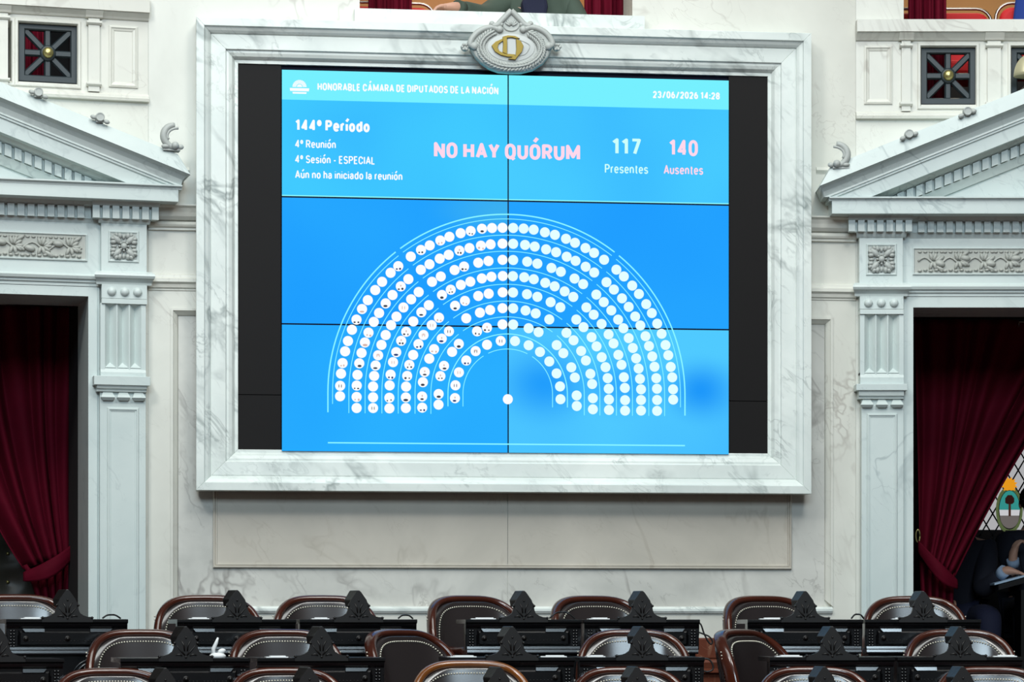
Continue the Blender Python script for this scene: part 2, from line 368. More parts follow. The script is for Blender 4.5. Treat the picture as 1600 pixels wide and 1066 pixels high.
for r in range(3):
    for q in range(2):
        bl = None
        if r == 2 and q == 1:
            p1, p2, p3 = b.px(1095, 610, SW), b.px(850, 600, SW), b.px(960, 660, SW)
            bl = [(p1[0], p1[1], 0.22, rgb(30, 152, 250), 0.26), (p2[0], p2[1], 0.27, rgb(34, 158, 252), 0.36), (b.u(970, SW), p2[1], 0.22, rgb(50, 172, 255), 0.3)]
        if r == 1 and q == 0: p1 = b.px(793, 330, SW); bl = [(p1[0], p1[1], 0.16, rgb(60, 176, 240), 0.5)]
        sm = screen_mat('screen_blue_%d%d' % (r, q), cols[r][q][0], cols[r][q][1], bl)
        gx, gz = 0.0035, 0.004
        a0 = us[q]+(gx if q else 0.0); a1 = us[q+1]-(gx if q == 0 else 0.0)
        c1 = zs[r]-(gz if r else 0.0); c0 = zs[r+1]+(gz if r < 2 else 0.0)
        m = MB(); m.box(us[q], us[q+1], 0.012, SW-0.004, zs[r+1], zs[r])
        pn = m.build('display_panel', M_BEZEL, vw)
        m = MB(); m.face([(a0, -SW, c0), (a1, -SW, c0), (a1, -SW, c1), (a0, -SW, c1)])
        o = m.build('lit_face', sm, pn, fix=False)
        if r == 0:
            hz = (b.z(440, 155, SW)+b.z(1138, 172, SW))/2
            m = MB(); m.face([(a0, -SW-0.0008, hz), (a1, -SW-0.0008, hz), (a1, -SW-0.0008, c1), (a0, -SW-0.0008, c1)])
            m.build('header_band', E_HEAD, pn, fix=False)
            m = MB(); m.face([(a0, -SW-0.0008, c0), (a1, -SW-0.0008, c0), (a1, -SW-0.0008, c0+0.006), (a0, -SW-0.0008, c0+0.006)])
            m.build('light_edge', E_LINE, pn, fix=False)
TW = SW+0.0016
def arc(cx, cy, rx, ry, a0, a1):
    n = max(4, int(abs(a1-a0)/22)); return [(cx+rx*math.cos(math.radians(a0+(a1-a0)*i/n)), cy+ry*math.sin(math.radians(a0+(a1-a0)*i/n))) for i in range(n+1)]
def ring_(y0, y1): r = min(.34, (y1-y0)/2); return arc(.5, y1-r, .5, r, 0, 180)+arc(.5, y0+r, .5, r, 180, 360)+[(1, y1-r)]
Pb = [(0, 1), (.55, 1)]+arc(.55, .74, .45, .26, 90, -90)+[(0, .48)]
Ss = lambda k: [[(x, y*k) for x, y in arc(.5, .745, .48, .255, 20, 270)+arc(.5, .255, .5, .255, 90, -160)]]
arch = [(0, .40)]+arc(.5, .44, .5, .28, 165, 0)+[(1, .44), (1, 0)]
GL = {'A': (.46, [[(0, 0), (.5, 1), (1, 0)], [(.17, .3), (.83, .3)]]), 'B': (.38, [[(0, 0)]+Pb, [(.5, .48)]+arc(.55, .24, .45, .24, 90, -90)+[(0, 0)]]),
 'C': (.40, [arc(.5, .67, .5, .33, 5, 180)+arc(.5, .33, .5, .33, 180, 355)]), 'D': (.40, [[(0, 0), (0, 1), (.4, 1)]+arc(.4, .62, .6, .38, 90, 0)+arc(.4, .38, .6, .38, 0, -90)+[(0, 0)]]),
 'E': (.32, [[(1, 0), (0, 0), (0, 1), (1, 1)], [(0, .51), (.88, .51)]]), 'H': (.42, [[(0, 0), (0, 1)], [(1, 0), (1, 1)], [(0, .5), (1, .5)]]), 'I': (0.0, [[(0, 0), (0, 1)]]),
 'L': (.31, [[(0, 1), (0, 0), (1, 0)]]), 'M': (.60, [[(0, 0), (0, 1), (.5, .18), (1, 1), (1, 0)]]), 'N': (.42, [[(0, 0), (0, 1), (1, 0), (1, 1)]]), 'O': (.42, [ring_(0, 1)]),
 'P': (.38, [[(0, 0)]+Pb]), 'Q': (.42, [ring_(0, 1), [(.55, .15), (1.0, -.14)]]), 'R': (.39, [[(0, 0)]+Pb, [(.5, .48), (1, 0)]]), 'S': (.38, Ss(1)), 'T': (.42, [[(0, 1), (1, 1)], [(.5, 1), (.5, 0)]]),
 'U': (.41, [[(0, 1), (0, .33)]+arc(.5, .33, .5, .33, 180, 360)+[(1, 1)]]), 'Y': (.44, [[(0, 1), (.5, .42), (1, 1)], [(.5, .42), (.5, 0)]]),
 '0': (.36, [ring_(0, 1)]), '1': (.24, [[(0, .80), (.75, 1), (.75, 0)]]), '2': (.36, [arc(.5, .70, .48, .30, 170, -25)+[(0, 0), (1, 0)]]),
 '3': (.36, [arc(.48, .745, .48, .255, 160, -90), arc(.48, .255, .52, .255, 90, -160)]), '4': (.38, [[(.74, 0), (.74, 1), (0, .26), (1.05, .26)]]),
 '6': (.36, [arc(.5, .31, .5, .31, 0, 360), [(0, .31), (.06, .6), (.3, .88), (.75, 1)]]), '7': (.36, [[(0, 1), (1, 1), (.34, 0)]]), '8': (.36, [arc(.5, .75, .45, .25, 0, 360), arc(.5, .25, .5, .25, 0, 360)]),
 'a': (.31, [[(.06, .56)]+arc(.5, .49, .45, .23, 140, 0)+[(.95, 0)], [(.95, .40), (.5, .41)]+arc(.45, .205, .45, .205, 90, 270)+[(.62, .02), (.95, .16)]]),
 'c': (.31, [arc(.5, .45, .5, .27, 8, 180)+arc(.5, .27, .5, .27, 180, 352)]), 'd': (.33, [ring_(0, .72), [(1, 0), (1, 1.04)]]), 'e': (.32, [[(0, .37), (1, .37)]+arc(.5, .44, .5, .28, 0, 180)+arc(.5, .28, .5, .28, 180, 325)]),
 'h': (.31, [[(0, 0), (0, 1.04)], arch]), 'i': (0.0, [[(0, 0), (0, .72)], [(0, .96), (0, 1.02)]]), 'l': (0.0, [[(0, 0), (0, 1.04)]]), 'n': (.31, [[(0, 0), (0, .72)], arch]), 'o': (.33, [ring_(0, .72)]),
 'r': (.19, [[(0, 0), (0, .72)], [(0, .42)]+arc(.75, .40, .75, .32, 160, 80)]), 's': (.30, Ss(.72)), 't': (.22, [[(.4, .94), (.4, .16)]+arc(.75, .16, .35, .16, 180, 280), [(0, .72), (.9, .72)]]),
 'u': (.31, [[(0, .72), (0, .28)]+arc(.5, .28, .5, .28, 180, 345)+[(1, .28)], [(1, .72), (1, 0)]]), 'º': (.19, [[(x, y) for x, y in ring_(.56, 1)]]), '-': (.2, [[(0, .36), (1, .36)]]), '/': (.30, [[(0, -.06), (1, 1.04)]]), ':': (0.0, [[(0, -.02), (0, .16)], [(0, .50), (0, .68)]])}
ACC = {'Á': ('A', 1.14), 'Ó': ('O', 1.14), 'í': ('i', .9), 'ó': ('o', .9), 'ú': ('u', .9)}
def text(name, body, x0, x1, ybase, cap, mat, th=.14, yb1=None):
    segs, pen = [], 0.0
    for ch in body:
        if ch == ' ': pen += .24; continue
        base_, ay = ACC.get(ch, (ch, None)); w_, st = GL[base_]
        if ch == 'í': st = st[:1]
        fx = lambda x: pen+th/2+w_*x
        for s_ in st: segs.append([(fx(x), th/2+(1-th)*y) for x, y in s_])
        if ay: xm = pen+th/2+w_*.5; segs.append([(xm-.04, ay), (xm+.14, ay+.24)])
        pen += w_+th+(.05 if ch in 'AYTLrt' else .08)
    pen -= .06
    p0 = b.px(x0, ybase, TW); p1 = b.px(x1, yb1, TW); z0 = (p0[1]+p1[1])/2; ku = (p1[0]-p0[0])/pen; kz = cap/F*15.0*0.985
    m = MB(); T = lambda x, y: (p0[0]+x*ku, -TW, z0+y*kz)
    for sg in segs:
        for (xa, ya), (xb, yb) in zip(sg, sg[1:]):
            dx, dy = xb-xa, yb-ya; L_ = math.hypot(dx, dy)
            if L_ < 1e-6: continue
            nx, ny = -dy/L_*th/2, dx/L_*th/2
            m.face([T(xa+nx, ya+ny), T(xb+nx, yb+ny), T(xb-nx, yb-ny), T(xa-nx, ya-ny)])
        for xa, ya in sg[1:-1]: m.face([T(xa+th/2*math.cos(k*PI/6), ya+th/2*math.sin(k*PI/6)) for k in range(12)])
    return m.build(name, mat, vw, fix=False)
text('title_text', 'HONORABLE CÁMARA DE DIPUTADOS DE LA NACIÓN', 496, 779, 141.5, 12, E_WHITE, .2, 147.5)
text('date_text', '23/06/2026 14:28', 1020, 1125, 153.5, 11.5, E_WHITE, .21, 155.5)
text('period_text', '144º Período', 461, 578, 204.5, 18, E_WHITE, .21, 207)
text('meeting_text', '4º Reunión', 461, 525, 231, 12.5, E_WHITE, .15, 232)
text('session_text', '4º Sesión - ESPECIAL', 461, 586, 255, 12.5, E_WHITE, .15, 257)
text('status_text', 'Aún no ha iniciado la reunión', 461, 629, 279, 12.5, E_WHITE, .15, 281.5)
text('headline_text', 'NO HAY QUÓRUM', 678, 907, 247, 25, E_PINK, .2, 251)
text('present_count', '117', 956, 1002, 241.5, 26, E_MINT, .17, 242.5)
text('present_text', 'Presentes', 945, 1013, 270.5, 14.5, E_MINT, .14, 272)
text('absent_count', '140', 1045, 1091, 243.5, 26, E_PINK, .18, 244.5)
text('absent_text', 'Ausentes', 1037, 1099, 272, 14.5, E_PINK, .15, 273.5)
# small sun logo with two bars of lettering
m = MB(); lc = b.px(468, 136, TW)
def arcpts(cu, cz, r, a0, a1, n=16): return [(cu+r*math.cos(a0+(a1-a0)*i/n), cz+r*math.sin(a0+(a1-a0)*i/n)) for i in range(n+1)]
m.face([(u, -TW, z) for u, z in arcpts(*lc, 0.014, 0, PI)])
for i in range(12):
    a = PI*(i+0.15)/12; a2 = PI*(i+0.95)/12
    m.face([(lc[0]+r*math.cos(x), -TW, lc[1]+r*math.sin(x)) for r, x in ((0.017, a), (0.038, a), (0.038, a2), (0.017, a2))])
m.face([(lc[0]+x, -TW, lc[1]+z) for x, z in ((-0.052, -0.006), (0.052, -0.006), (0.050, -0.022), (-0.050, -0.022))])
m.face([(lc[0]+x, -TW, lc[1]+z) for x, z in ((-0.038, -0.027), (0.038, -0.027), (0.036, -0.036), (-0.036, -0.036))])
m.build('logo', E_WHITE, vw, fix=False)
# hemicycle chart: seats transcribed for one half, mirrored about the joint
z2s = lambda L: [b.px(500+x*.18762, 320+y*.18762, TW+.0006) for x, y in L]
z3s = lambda L: [b.px(500+x*.18762, 500+y*.18762, TW+.0006) for x, y in L]
Z2 = [(1520,192),(1433,194),(1349,200),(1255,219),(1171,237),(1078,267),(1002,298),(914,339),(841,377),(756,432),(652,512),(588,567),(517,642),(460,711),(398,795),(350,869),(304,957),
 (1520,324),(1421,330),(1340,341),(1245,361),(1161,382),(1072,417),(997,449),(912,496),(840,542),(736,620),(673,680),(604,752),(547,822),(492,902),(448,976),
 (1520,459),(1403,469),(1318,483),(1200,515),(1121,544),(1006,598),(933,642),(822,727),(759,788),(695,856),(637,932),(592,1003),
 (1522,594),(1428,600),(1348,614),(1252,641),(1173,668),(1089,708),(1016,752),(906,837),(844,896),(777,972),
 (1521,730),(1405,741),(1318,760),(1207,801),(1125,842),(991,941),(930,1003),
 (1520,862),(1417,877),(1332,899),(1218,946),(1520,997)]
Z3 = [(266,82),(233,176),(209,262),(188,360),(175,448),(168,549),(167,636),(404,106),(374,188),(346,275),(327,362),(312,458),(306,547),(305,642),(305,734),
 (547,126),(512,208),(484,295),(463,380),(451,467),(442,555),(442,645),(442,734),(718,99),(676,174),(635,269),(608,352),(588,456),(580,546),(578,649),(578,737),
 (862,126),(820,202),(776,292),(744,375),(726,467),(717,556),(715,646),(715,734),(1074,95),(1014,156),(950,244),(910,323),(872,434),(857,519),(851,638),(851,731),
 (1391,65),(1308,95),(1156,200),(1100,266),(1033,383),(1003,468),(988,618),(987,706),(1505,175),(1391,207),(1296,260),(1218,338),(1157,437),(1128,545),(1124,652)]
D2 = {(1349,200),(1255,219),(1002,298),(841,377),(652,512),(350,869),(304,957),(1161,382),(1340,341),(547,822),(1200,515),(695,856),(1016,752),(1089,708),(1207,801),(1125,842),(991,941),(930,1003),(844,896),(673,680)}
dots = z2s(Z2)+z3s(Z3); faces = z2s([p for p in Z2 if p in D2])+z3s([p for p in Z3 if (p[0]*7+p[1]*3) % 10 < 7])
cu = b.u(793.5, TW)
rr = 7.9/F*14.95
w1, w2, w3 = MB(), MB(), MB()
for u, z in dots:
    w1.disc(u, z, TW+.0006, rr); w3.disc(2*cu-u, z, TW+.0006, rr)
cc = b.px(793.5, 624, TW+.0006); w1.disc(cc[0], cc[1], TW+.0006, rr)
w1.build('seat_dots', E_WHITE, vw, fix=False)
w3.build('seat_dots', emis('screen_ice', rgb(228, 255, 255)), vw, fix=False)['label'] = 'pale mint dots of absent members'
for u, z in faces:
    k = random.random(); w2.mi = 0 if k < .55 else (1 if k < .75 else 2)
    el = lambda x, z_, a_, b_: w2.face([(u+rr*(x+a_*math.cos(t*PI/6)), -TW-.0011, z+rr*(z_+b_*math.sin(t*PI/6))) for t in range(12)])
    q = random.random()
    if q < .3: el(random.uniform(-.1, .1), -.52, random.uniform(.35, .5), random.uniform(.16, .26))           # dark jacket
    elif q < .8:
        for sg in (-1, 1): el(sg*random.uniform(.24, .42), -random.uniform(.42, .6), random.uniform(.13, .24), random.uniform(.13, .24))
    else:
        for sg in (-1, 1): el(sg*.24, -.05, .07, .34)                                                       # long hair
    if random.random() < .25: w2.mi = 2; el(0, .12, .12, .2)
w2.build('member_portraits', [E_FACE, E_FACE2, E_FACE3], vw, fix=False)
m = MB(); px1 = 14.95/F
cz = b.z(793.5, 616, TW)
for i, (R, yb, wd) in enumerate(((281, 647, 2.0), (273.8, 634, 1.1), (248.5, 648, 1.1), (223.3, 648, 1.1), (197.2, 648, 1.1), (171.7, 648, 1.1), (145.5, 648, 1.1), (120.7, 648, 1.1), (94, 636, 1.5), (70.5, 636, 1.1))):
    r = R*px1; ga = math.radians(52.2 if i < 9 else 60.6); hg = (4.4/R) if i != 8 else 0
    zb = b.z(793.5, yb, TW)
    segs = [[(cu-r, zb)]+arcpts(cu, cz, r, PI, PI-ga+hg, 24), arcpts(cu, cz, r, PI-ga-hg, ga+hg, 40), arcpts(cu, cz, r, ga-hg, 0, 24)+[(cu+r, zb)]]
    for sgm in segs: m.strip(sgm, TW, wd*px1)
zl = (b.z(513, 692.5, TW)+b.z(1070, 696, TW))/2
m.strip([(cu-281*px1, zl), (cu+281*px1, zl)], TW, 2.0*px1)
m.build('chart_lines', E_LINE, vw, fix=False)

# ------------------------------------------------------------------ carved cartouche on the top rail
CW = FW+0.005
def cp(X, Y, w=CW): return b.px(720+X/8.88, Y/8.88, w)
ct = thing('cartouche', 'carved grey marble cartouche with gold monogram on the top of the frame', 'ornament', b, (b.u(796, CW), FW, b.z(796, 114, CW)))
m = MB()
outl = [cp(*p) for p in ((110,655),(125,590),(200,480),(320,410),(430,375),(520,300),(600,215),(680,150),(760,200),(850,290),(950,370),(1070,400),(1180,470),(1255,560),(1275,650),(1240,740),(1215,800),(1130,905),(1000,985),(860,1018),(690,1020),(520,1005),(380,955),(270,880),(190,800),(150,730))]
ce = cp(690, 680)
ins = [(ce[0]+(u-ce[0])*0.93, ce[1]+(z-ce[1])*0.93) for u, z in outl]
ring = lambda k: [(ce[0]+(u-ce[0])*k, ce[1]+(z-ce[1])*k) for u, z in outl]
m.loft([[(u, -w, z) for u, z in ring(k_)] for k_, w in ((.90, .045), (.955, .085), (.99, FW-.012), (1.0, FW+.004), (.99, FW+.018), (.96, FW+.027), (.92, FW+.03))], caps=True)
m.build('shield', M_CARVE, ct)
def sp(pts, w, r, n=6, sm=8, mb=None):          # smooth tube through cartouche points
    P = [Vector((cp(*p)[0], -w, cp(*p)[1])) for p in pts]; out = []
    for i in range(len(P)-1):
        p0, p1, p2, p3 = P[max(i-1, 0)], P[i], P[i+1], P[min(i+2, len(P)-1)]
        for k in range(sm):
            t = k/sm; out.append(0.5*((2*p1)+(p2-p0)*t+(2*p0-5*p1+4*p2-p3)*t*t+(3*p1-p0-3*p2+p3)*t**3))
    out.append(P[-1]); mb.tube(out, r, 10)
CWf = FW+0.03
m = MB()
for sx in (0, 1):
    fx = (lambda X: X) if sx == 0 else (lambda X: 1385-X)
    sp([(fx(185), 660), (fx(125), 630), (fx(150), 550), (fx(230), 460), (fx(340), 405), (fx(440), 395), (fx(520), 430)], CWf, 0.016, mb=m)
    q = cp(fx(180), 655); m.ball((q[0], -CWf-.004, q[1]), 0.022, 0.018)
    q = cp(fx(530), 425); m.ball((q[0], -CWf-.004, q[1]), 0.02, 0.018)
    sp([(fx(430), 370), (fx(500), 360), (fx(570), 290), (fx(640), 215), (692, 165)], CWf, 0.016, mb=m)
    q = cp(fx(425), 345); m.ball((q[0], -CWf+.004, q[1]), 0.016, 0.02)
    q = cp(fx(555), 355); m.ball((q[0], -CWf, q[1]), 0.013, 0.014)
m.build('scrolls', M_CARVE, ct)
for sx in (55, 1330):
    m = MB(); q = cp(sx, 660)
    m.ball((q[0], -FW-.0, q[1]), 0.022, 0.022, 0.02)
    for i in range(6): m.ball((q[0]+.016*math.cos(i*PI/3), -FW-.02, q[1]+.014*math.sin(i*PI/3)), .009)
    m.build('rosebud', M_CARVE, ct)
m = MB()
for i in range(46):
    a = PI*0.80+2*PI*0.90*i/45-0.0
    a = math.radians(128)+math.radians(284)*i/45
    for k in (-1, 0, 1):
        rx, rz = (425+k*38)/8.88*px1, (265+k*34)/8.88*px1
        ua, za = ce[0]+rx*math.cos(a), ce[1]+rz*math.sin(a)
        m.ball((ua, -CWf-.006+abs(k)*.006, za), .019, .015, .008, rot=a+PI/2+k*.6+random.uniform(-.2, .2), seg=6, rings=4)
m.build('laurel_wreath', M_CARVE, ct)
m = MB()
for i in range(7):
    a = math.radians(30+20*i); q = cp(692, 385)
    m.ball((q[0]+.022*math.cos(a), -CWf-.002, q[1]+.024*math.sin(a)), .018, .008, .0065, rot=a, seg=8, rings=6)
sp([(580, 365), (620, 420), (690, 440), (760, 420), (800, 365)], CWf, .006, mb=m)
m.build('shell', M_CARVE, ct)
m = MB()
m.loft([[(ce[0]+s*335/8.88*px1*math.cos(a*PI/16), -w, ce[1]+.002+s*195/8.88*px1*math.sin(a*PI/16)) for a in range(32)] for s, w in ((1, CWf-.002), (.97, CWf+.003), (.5, CWf+.007))], smooth=False)
m.build('oval_field', plain('pale_oval_marble', rgb(188, 193, 191), .4), ct)
def ribbon(pts, w0, w1, name, mat):
    m_ = MB(); P = [cp(x, y) for x, y in pts]
    m_.prism(P, w0, w1); return m_.build(name, mat, ct, bevel=.0015)
WM = CWf+.006
ribbon([(415,655),(470,600),(560,560),(640,545),(570,590),(515,630),(500,680),(525,730),(600,765),(740,775),(745,815),(640,810),(540,785),(460,735)], WM, WM+.010, 'monogram', M_GOLD)
ribbon([(568,535),(630,535),(632,640),(632,775),(568,750),(575,640)], WM, WM+.012, 'monogram', M_GOLD)
ribbon([(752,560),(820,590),(858,660),(835,740),(770,815),(745,850),(640,840),(745,800),(758,700)], WM, WM+.012, 'monogram', M_GOLD)
ribbon([(568,530),(640,512),(740,520),(810,555),(770,558),(690,540),(600,552)], WM, WM+.010, 'monogram', M_GOLD)
m = MB(); sp([(760,560),(880,600),(945,655),(890,760),(800,790)], WM, .0025, mb=m); m.build('monogram_outline', M_CARVE, ct)

# ------------------------------------------------------------------ side bays: wall, parapet, grilles
SIDES = dict(
 L=dict(bay=LEFT, s=1, nm='left', edge=232, far=-260, pc=193, blk=(158,229.5), yF=(286,293,312), yBed=(315,322), yD=(322,341), yB2=(341,349), yBlk=(349,423), ros=(169,217,361,410),
   yCap=(424,443), cap=(148,243), yBead=(445,475), bead=(159,230), yball=456, balls=(174.6,195,215), yFl=(475,575), fl=(157,228), ybb=588, slab=(147,235,589,602,612),
   gut=((158,180),(183,204),(207,228)), yg=(612,626), shaft=(156,228), pan=(167,217), ypan=637, jamb=(138,152), yCas=(446,461), ylm=(426,445), rel=(-150,136.5,363.5,406), relx=70, dp=(145,248), lx=70,
   tip=((0,153),(297,273.8)), stop=278.6, fas=279, mould=285, cornx=193, rakefar=-330,
   ant=((59,146),(155,185)), scroll=(266,214), grille=((29.5,120,37.8,128,75),(-72,17,33,123,-28)), strips=((137.5,155,75),(-5,12,0)), ycaps=((37,43),(133,138.5)), panel=(170,215,41,137,192),
   ybase=(146,159,190), ycap=(-8,17,28,190), open_=None),
 R=dict(bay=RIGHT, s=-1, nm='right', edge=1337, far=1860, pc=1377, blk=(1342.6,1411), yF=(308,314,334), yBed=(337,344), yD=(344,361), yB2=(362,371), yBlk=(371,442), ros=(1353,1401,381,430.5),
   yCap=(442,461), cap=(1333.5,1421), yBead=(463,491), bead=(1343.5,1412), yball=473.5, balls=(1357,1377,1397), yFl=(491,583), fl=(1344,1412), ybb=600, slab=(1338,1418,601,610,623),
   gut=((1345,1365),(1369,1388),(1392,1412)), yg=(624,637), shaft=(1346,1412), pan=(1354,1402), ypan=646, jamb=(1412,1427), yCas=(464,480.5), ylm=(443,463), rel=(1426,1720,387,429.5), relx=1500, dp=(1326,1425), lx=1500,
   tip=((1600,163),(1281,291)), stop=1299, fas=1300, mould=1296, cornx=1377, rakefar=1930,
   ant=((1510,176),(1419,211)), scroll=(1312,243), grille=((1439.5,1524,74,162.5,1482),(1580.5,1666,74,162.5,1620)), strips=((1408,1422,1415),(1542,1563,1552)), ycaps=((70,76),(161,167)), panel=(1350,1394,72,163,1372),
   ybase=(174.5,187,1377), ycap=(30,49,61,1377), open_=1412))
def lohi(a, c_): return (a, c_) if a < c_ else (c_, a)
def grille(bay, x0, x1, y0, y1, xc, label):
    u0, u1 = bay.u(x0, -.03), bay.u(x1, -.03); z1, z0 = bay.z(xc, y0, -.03), bay.z(xc, y1, -.03)
    t = thing('window_grille', label, 'grille', bay, ((u0+u1)/2, -.06, z0), group='square metal grilles in the parapet')
    m = MB(); e = .028
    m.mitre((u0, u1, z0, z1), [(0, -.07), (0, -.028), (e, -.028), (e+.006, -.036), (e+.006, -.07)]); m.build('frame', M_IRON, t)
    cu_, cz_ = (u0+u1)/2, (z0+z1)/2; R = (u1-u0)/2-e; 
    for k in range(4):
        a = PI*k/4; L_ = R*(1 if k % 2 == 0 else 1.36); d = Vector((math.cos(a), math.sin(a))); n_ = Vector((-d.y, d.x))
        m = MB(); c0 = Vector((cu_, cz_)); P = []
        prof = [(-.018, -.06), (-.018, -.046-.002*k), (-.011, -.034-.002*k), (.011, -.034-.002*k), (.018, -.046-.002*k), (.018, -.06)]
        m.loft([[(q.x, -w, q.y) for q, w in ((c0+d*sg*L_+n_*o, w) for o, w in prof)] for sg in (-1, 1)])
        m.build('bar', M_IRON, t)
    m = MB(); m.loft([[(cu_+r*math.cos(i*PI/12), -w, cz_+r*math.sin(i*PI/12)) for i in range(24)] for r, w in ((.042, -.06), (.042, -.03), (.036, -.024), (.03, -.022))], smooth=True); m.build('boss_ring', M_IRON, t)
    m = MB(); m.ball((cu_, .022, cz_), .030, .024, .030, seg=16, rings=10); m.build('knob', M_BRASS, t)
    return u0, u1, z0, z1
for key, d in SIDES.items():
    bay, s = d['bay'], d['s']; U = bay.u
    pc = d['pc']
    def Z(y, w=0.05, x=None): return bay.z(pc if x is None else x, y, w)
    e0, far = U(d['edge'])+(-.001*s), U(d['far'])
    capt, capb, capm = (bay.z(d['ycap'][3], y, .06) for y in d['ycap'][:3])
    pb = bay.z(d['ybase'][2], d['ybase'][1], 0); pt = bay.z(d['ybase'][2], d['ybase'][0], 0)
    door_u = U(d['jamb'][0] if s == 1 else d['jamb'][1], .03); door_z = bay.z(d['lx'], d['yCas'][1], .03)
    # --- wall of the bay
    m = MB(); H = []
    for q in d['grille']:
        H.append(lohi(U(q[0], -.0)-.004, U(q[1], 0)+.004)+(bay.z(q[4], q[3], 0)-.004, bay.z(q[4], q[2], 0)+.004))
    m.box(*lohi(door_u+.012*s, e0), -.45, 0, -.4, pb)
    m.box(*lohi(far, door_u+.012*s), -.45, 0, door_z+.008, pb)
    zt_, zb_ = max(h_[3] for h_ in H), min(h_[2] for h_ in H)
    m.box(*lohi(far, e0), -.16, 0, pb, zb_); m.box(*lohi(far, e0), -.16, 0, zt_, capb)
    xs = sorted([e0, far]+[h_[0] for h_ in H]+[h_[1] for h_ in H])
    for i in range(0, len(xs), 2): m.box(xs[i], xs[i+1], -.16, 0, zb_, zt_)
    struct(m.build('wall_'+d['nm'], M_WALL, bay=bay))
    # pier beside the gallery opening, above the parapet cap
    if d['open_']:
        m = MB(); m.box(*lohi(U(d['open_']), e0), -.3, .0, capt-.03, capt+1.6); struct(m.build('wall_%s_pier' % d['nm'], M_WALL, bay=bay))
    # --- parapet mouldings
    m = MB()
    m.box(*lohi(far, e0), -.2, .06, capb, capt)
    m.along([(0, capm), (.012, capm+.004), (.02, capm+.014), (.045, capb-.006), (.05, capb), (0, capb)], *lohi(far, e0))
    m.along([(0, pb), (.03, pb+.002), (.034, pb+.016), (.022, pb+.022), (.022, pb+.03), (.01, pb+.04), (0, pt)], *lohi(far, e0))
    struct(m.build('trim_7' if s == 1 else 'trim_8', M_WALL, bay=bay))
    lowz = capm
    for i, st in enumerate(d['strips']):
        m = MB(); a0, a1 = lohi(U(st[0]), U(st[1])); 
        m.box(a0, a1, 0, .02, pt, lowz)
        for ya, yb in d['ycaps']:
            z1_, z0_ = bay.z(d['panel'][4], ya), bay.z(d['panel'][4], yb)
            m.along([(0, z0_), (.026, z0_+.002), (.036, z0_+.01), (.036, z1_), (0, z1_)], a0-.01, a1+.01)
        m.along([(.0, capm), (.03, capm+.002), (.036, capm+.012), (.058, capb-.004), (0, capb)], a0-.016, a1+.016)
        struct(m.build('trim_%d' % (9+i+2*(s < 0)), M_WALL, bay=bay))
    q = d['panel']; m = MB()
    R_ = lohi(U(q[0]), U(q[1]))+(bay.z(q[4], q[3]), bay.z(q[4], q[2]))
    m.mitre(R_, [(0, 0), (0, .008), (.01, .012), (.016, .006), (.024, .004), (.03, 0)]); struct(m.build('trim_%d' % (13 if s == 1 else 14), M_WALL, bay=bay))
    for i, q in enumerate(d['grille']):
        R_ = lohi(U(q[0])-.022, U(q[1])+.022)+(bay.z(q[4], q[3])-.03, bay.z(q[4], q[2])+.024)
        m = MB(); m.mitre(R_, [(0, 0), (0, .006), (.005, .01), (.015, .01), (.02, 0)]); struct(m.build('trim_%d' % (15+i+2*(s < 0)), M_WALL, bay=bay))
    for i, q in enumerate(d['grille']):
        if s == 1 and i: continue
        grille(bay, *q, {(1, 0): 'dark square grille with brass centre knob, above the left pediment', (-1, 0): 'dark square grille with brass centre knob, showing red seats behind', (-1, 1): 'dark square grille cut off by the right picture edge'}[(s, i)])
    # --- doorway casing
    cas = U(d['jamb'][1] if s == 1 else d['jamb'][0], .03)
    m = MB()
    zc1 = bay.z(d['lx'], d['yCas'][0], .03)
    m.box(*lohi(door_u, cas), -.44, .03, 0, zc1)
    m.box(*lohi(far, door_u), -.44, .03, door_z, zc1)
    m.box(*lohi(cas-.001*s, cas+.012*s), 0, .022, 0, zc1)
    dr = struct(m.build('door_1_casing' if s == 1 else 'door_2_casing', M_COOL, bay=bay))
    # --- frieze above the doorway
    zl0, zl1 = bay.z(d['lx'], d['ylm'][1], .04), bay.z(d['lx'], d['ylm'][0], .04)
    zf1 = Z(d['yB2'][0], .05)
    pu0_ = U(d['blk'][0] if s == 1 else d['blk'][1], .07)
    fz = thing('door_frieze', 'carved leaf frieze over the %s doorway, below the dentils' % d['nm'], 'frieze', bay, (pu0_-.4*s, 0, zl0), group='leaf friezes over the doors')
    m = MB(); m.box(*lohi(far, pu0_), 0, .035, zl1, zf1); m.build('frieze_band', M_COOL, fz)
    m = MB(); m.along([(.0, zl0), (.034, zl0), (.034, zl0+.014), (.045, zl0+.02), (.045, zl0+.03), (.06, zl0+.036), (.066, zl0+.05), (.06, zl1-.012), (.045, zl1-.004), (.04, zl1), (0, zl1)], *lohi(far, pu0_)); m.build('lintel_moulding', M_COOL, fz)
    r0, r1 = lohi(U(d['rel'][0], .04), U(d['rel'][1], .04)); rz0, rz1 = bay.z(d['relx'], d['rel'][3], .04), bay.z(d['relx'], d['rel'][2], .04)
    m = MB(); m.mitre((r0, r1, rz0, rz1), [(0, .034), (0, .044), (.006, .046), (.012, .036), (.012, .034)]); m.build('panel_border', M_COOL, fz)
    m = MB(); m.box(r0+.01, r1-.01, .034, .037, rz0+.01, rz1-.01)
    hh = rz1-rz0; L_ = r1-r0; n_ = int(L_/.145)
    mid = []
    for i in range(n_*8+1):
        x = r0+.03+(L_-.06)*i/(n_*8); mid.append((x, -.042, rz0+hh*.5+hh*.14*math.sin(i*PI/4)))
    m.tube(mid, .006, 6)
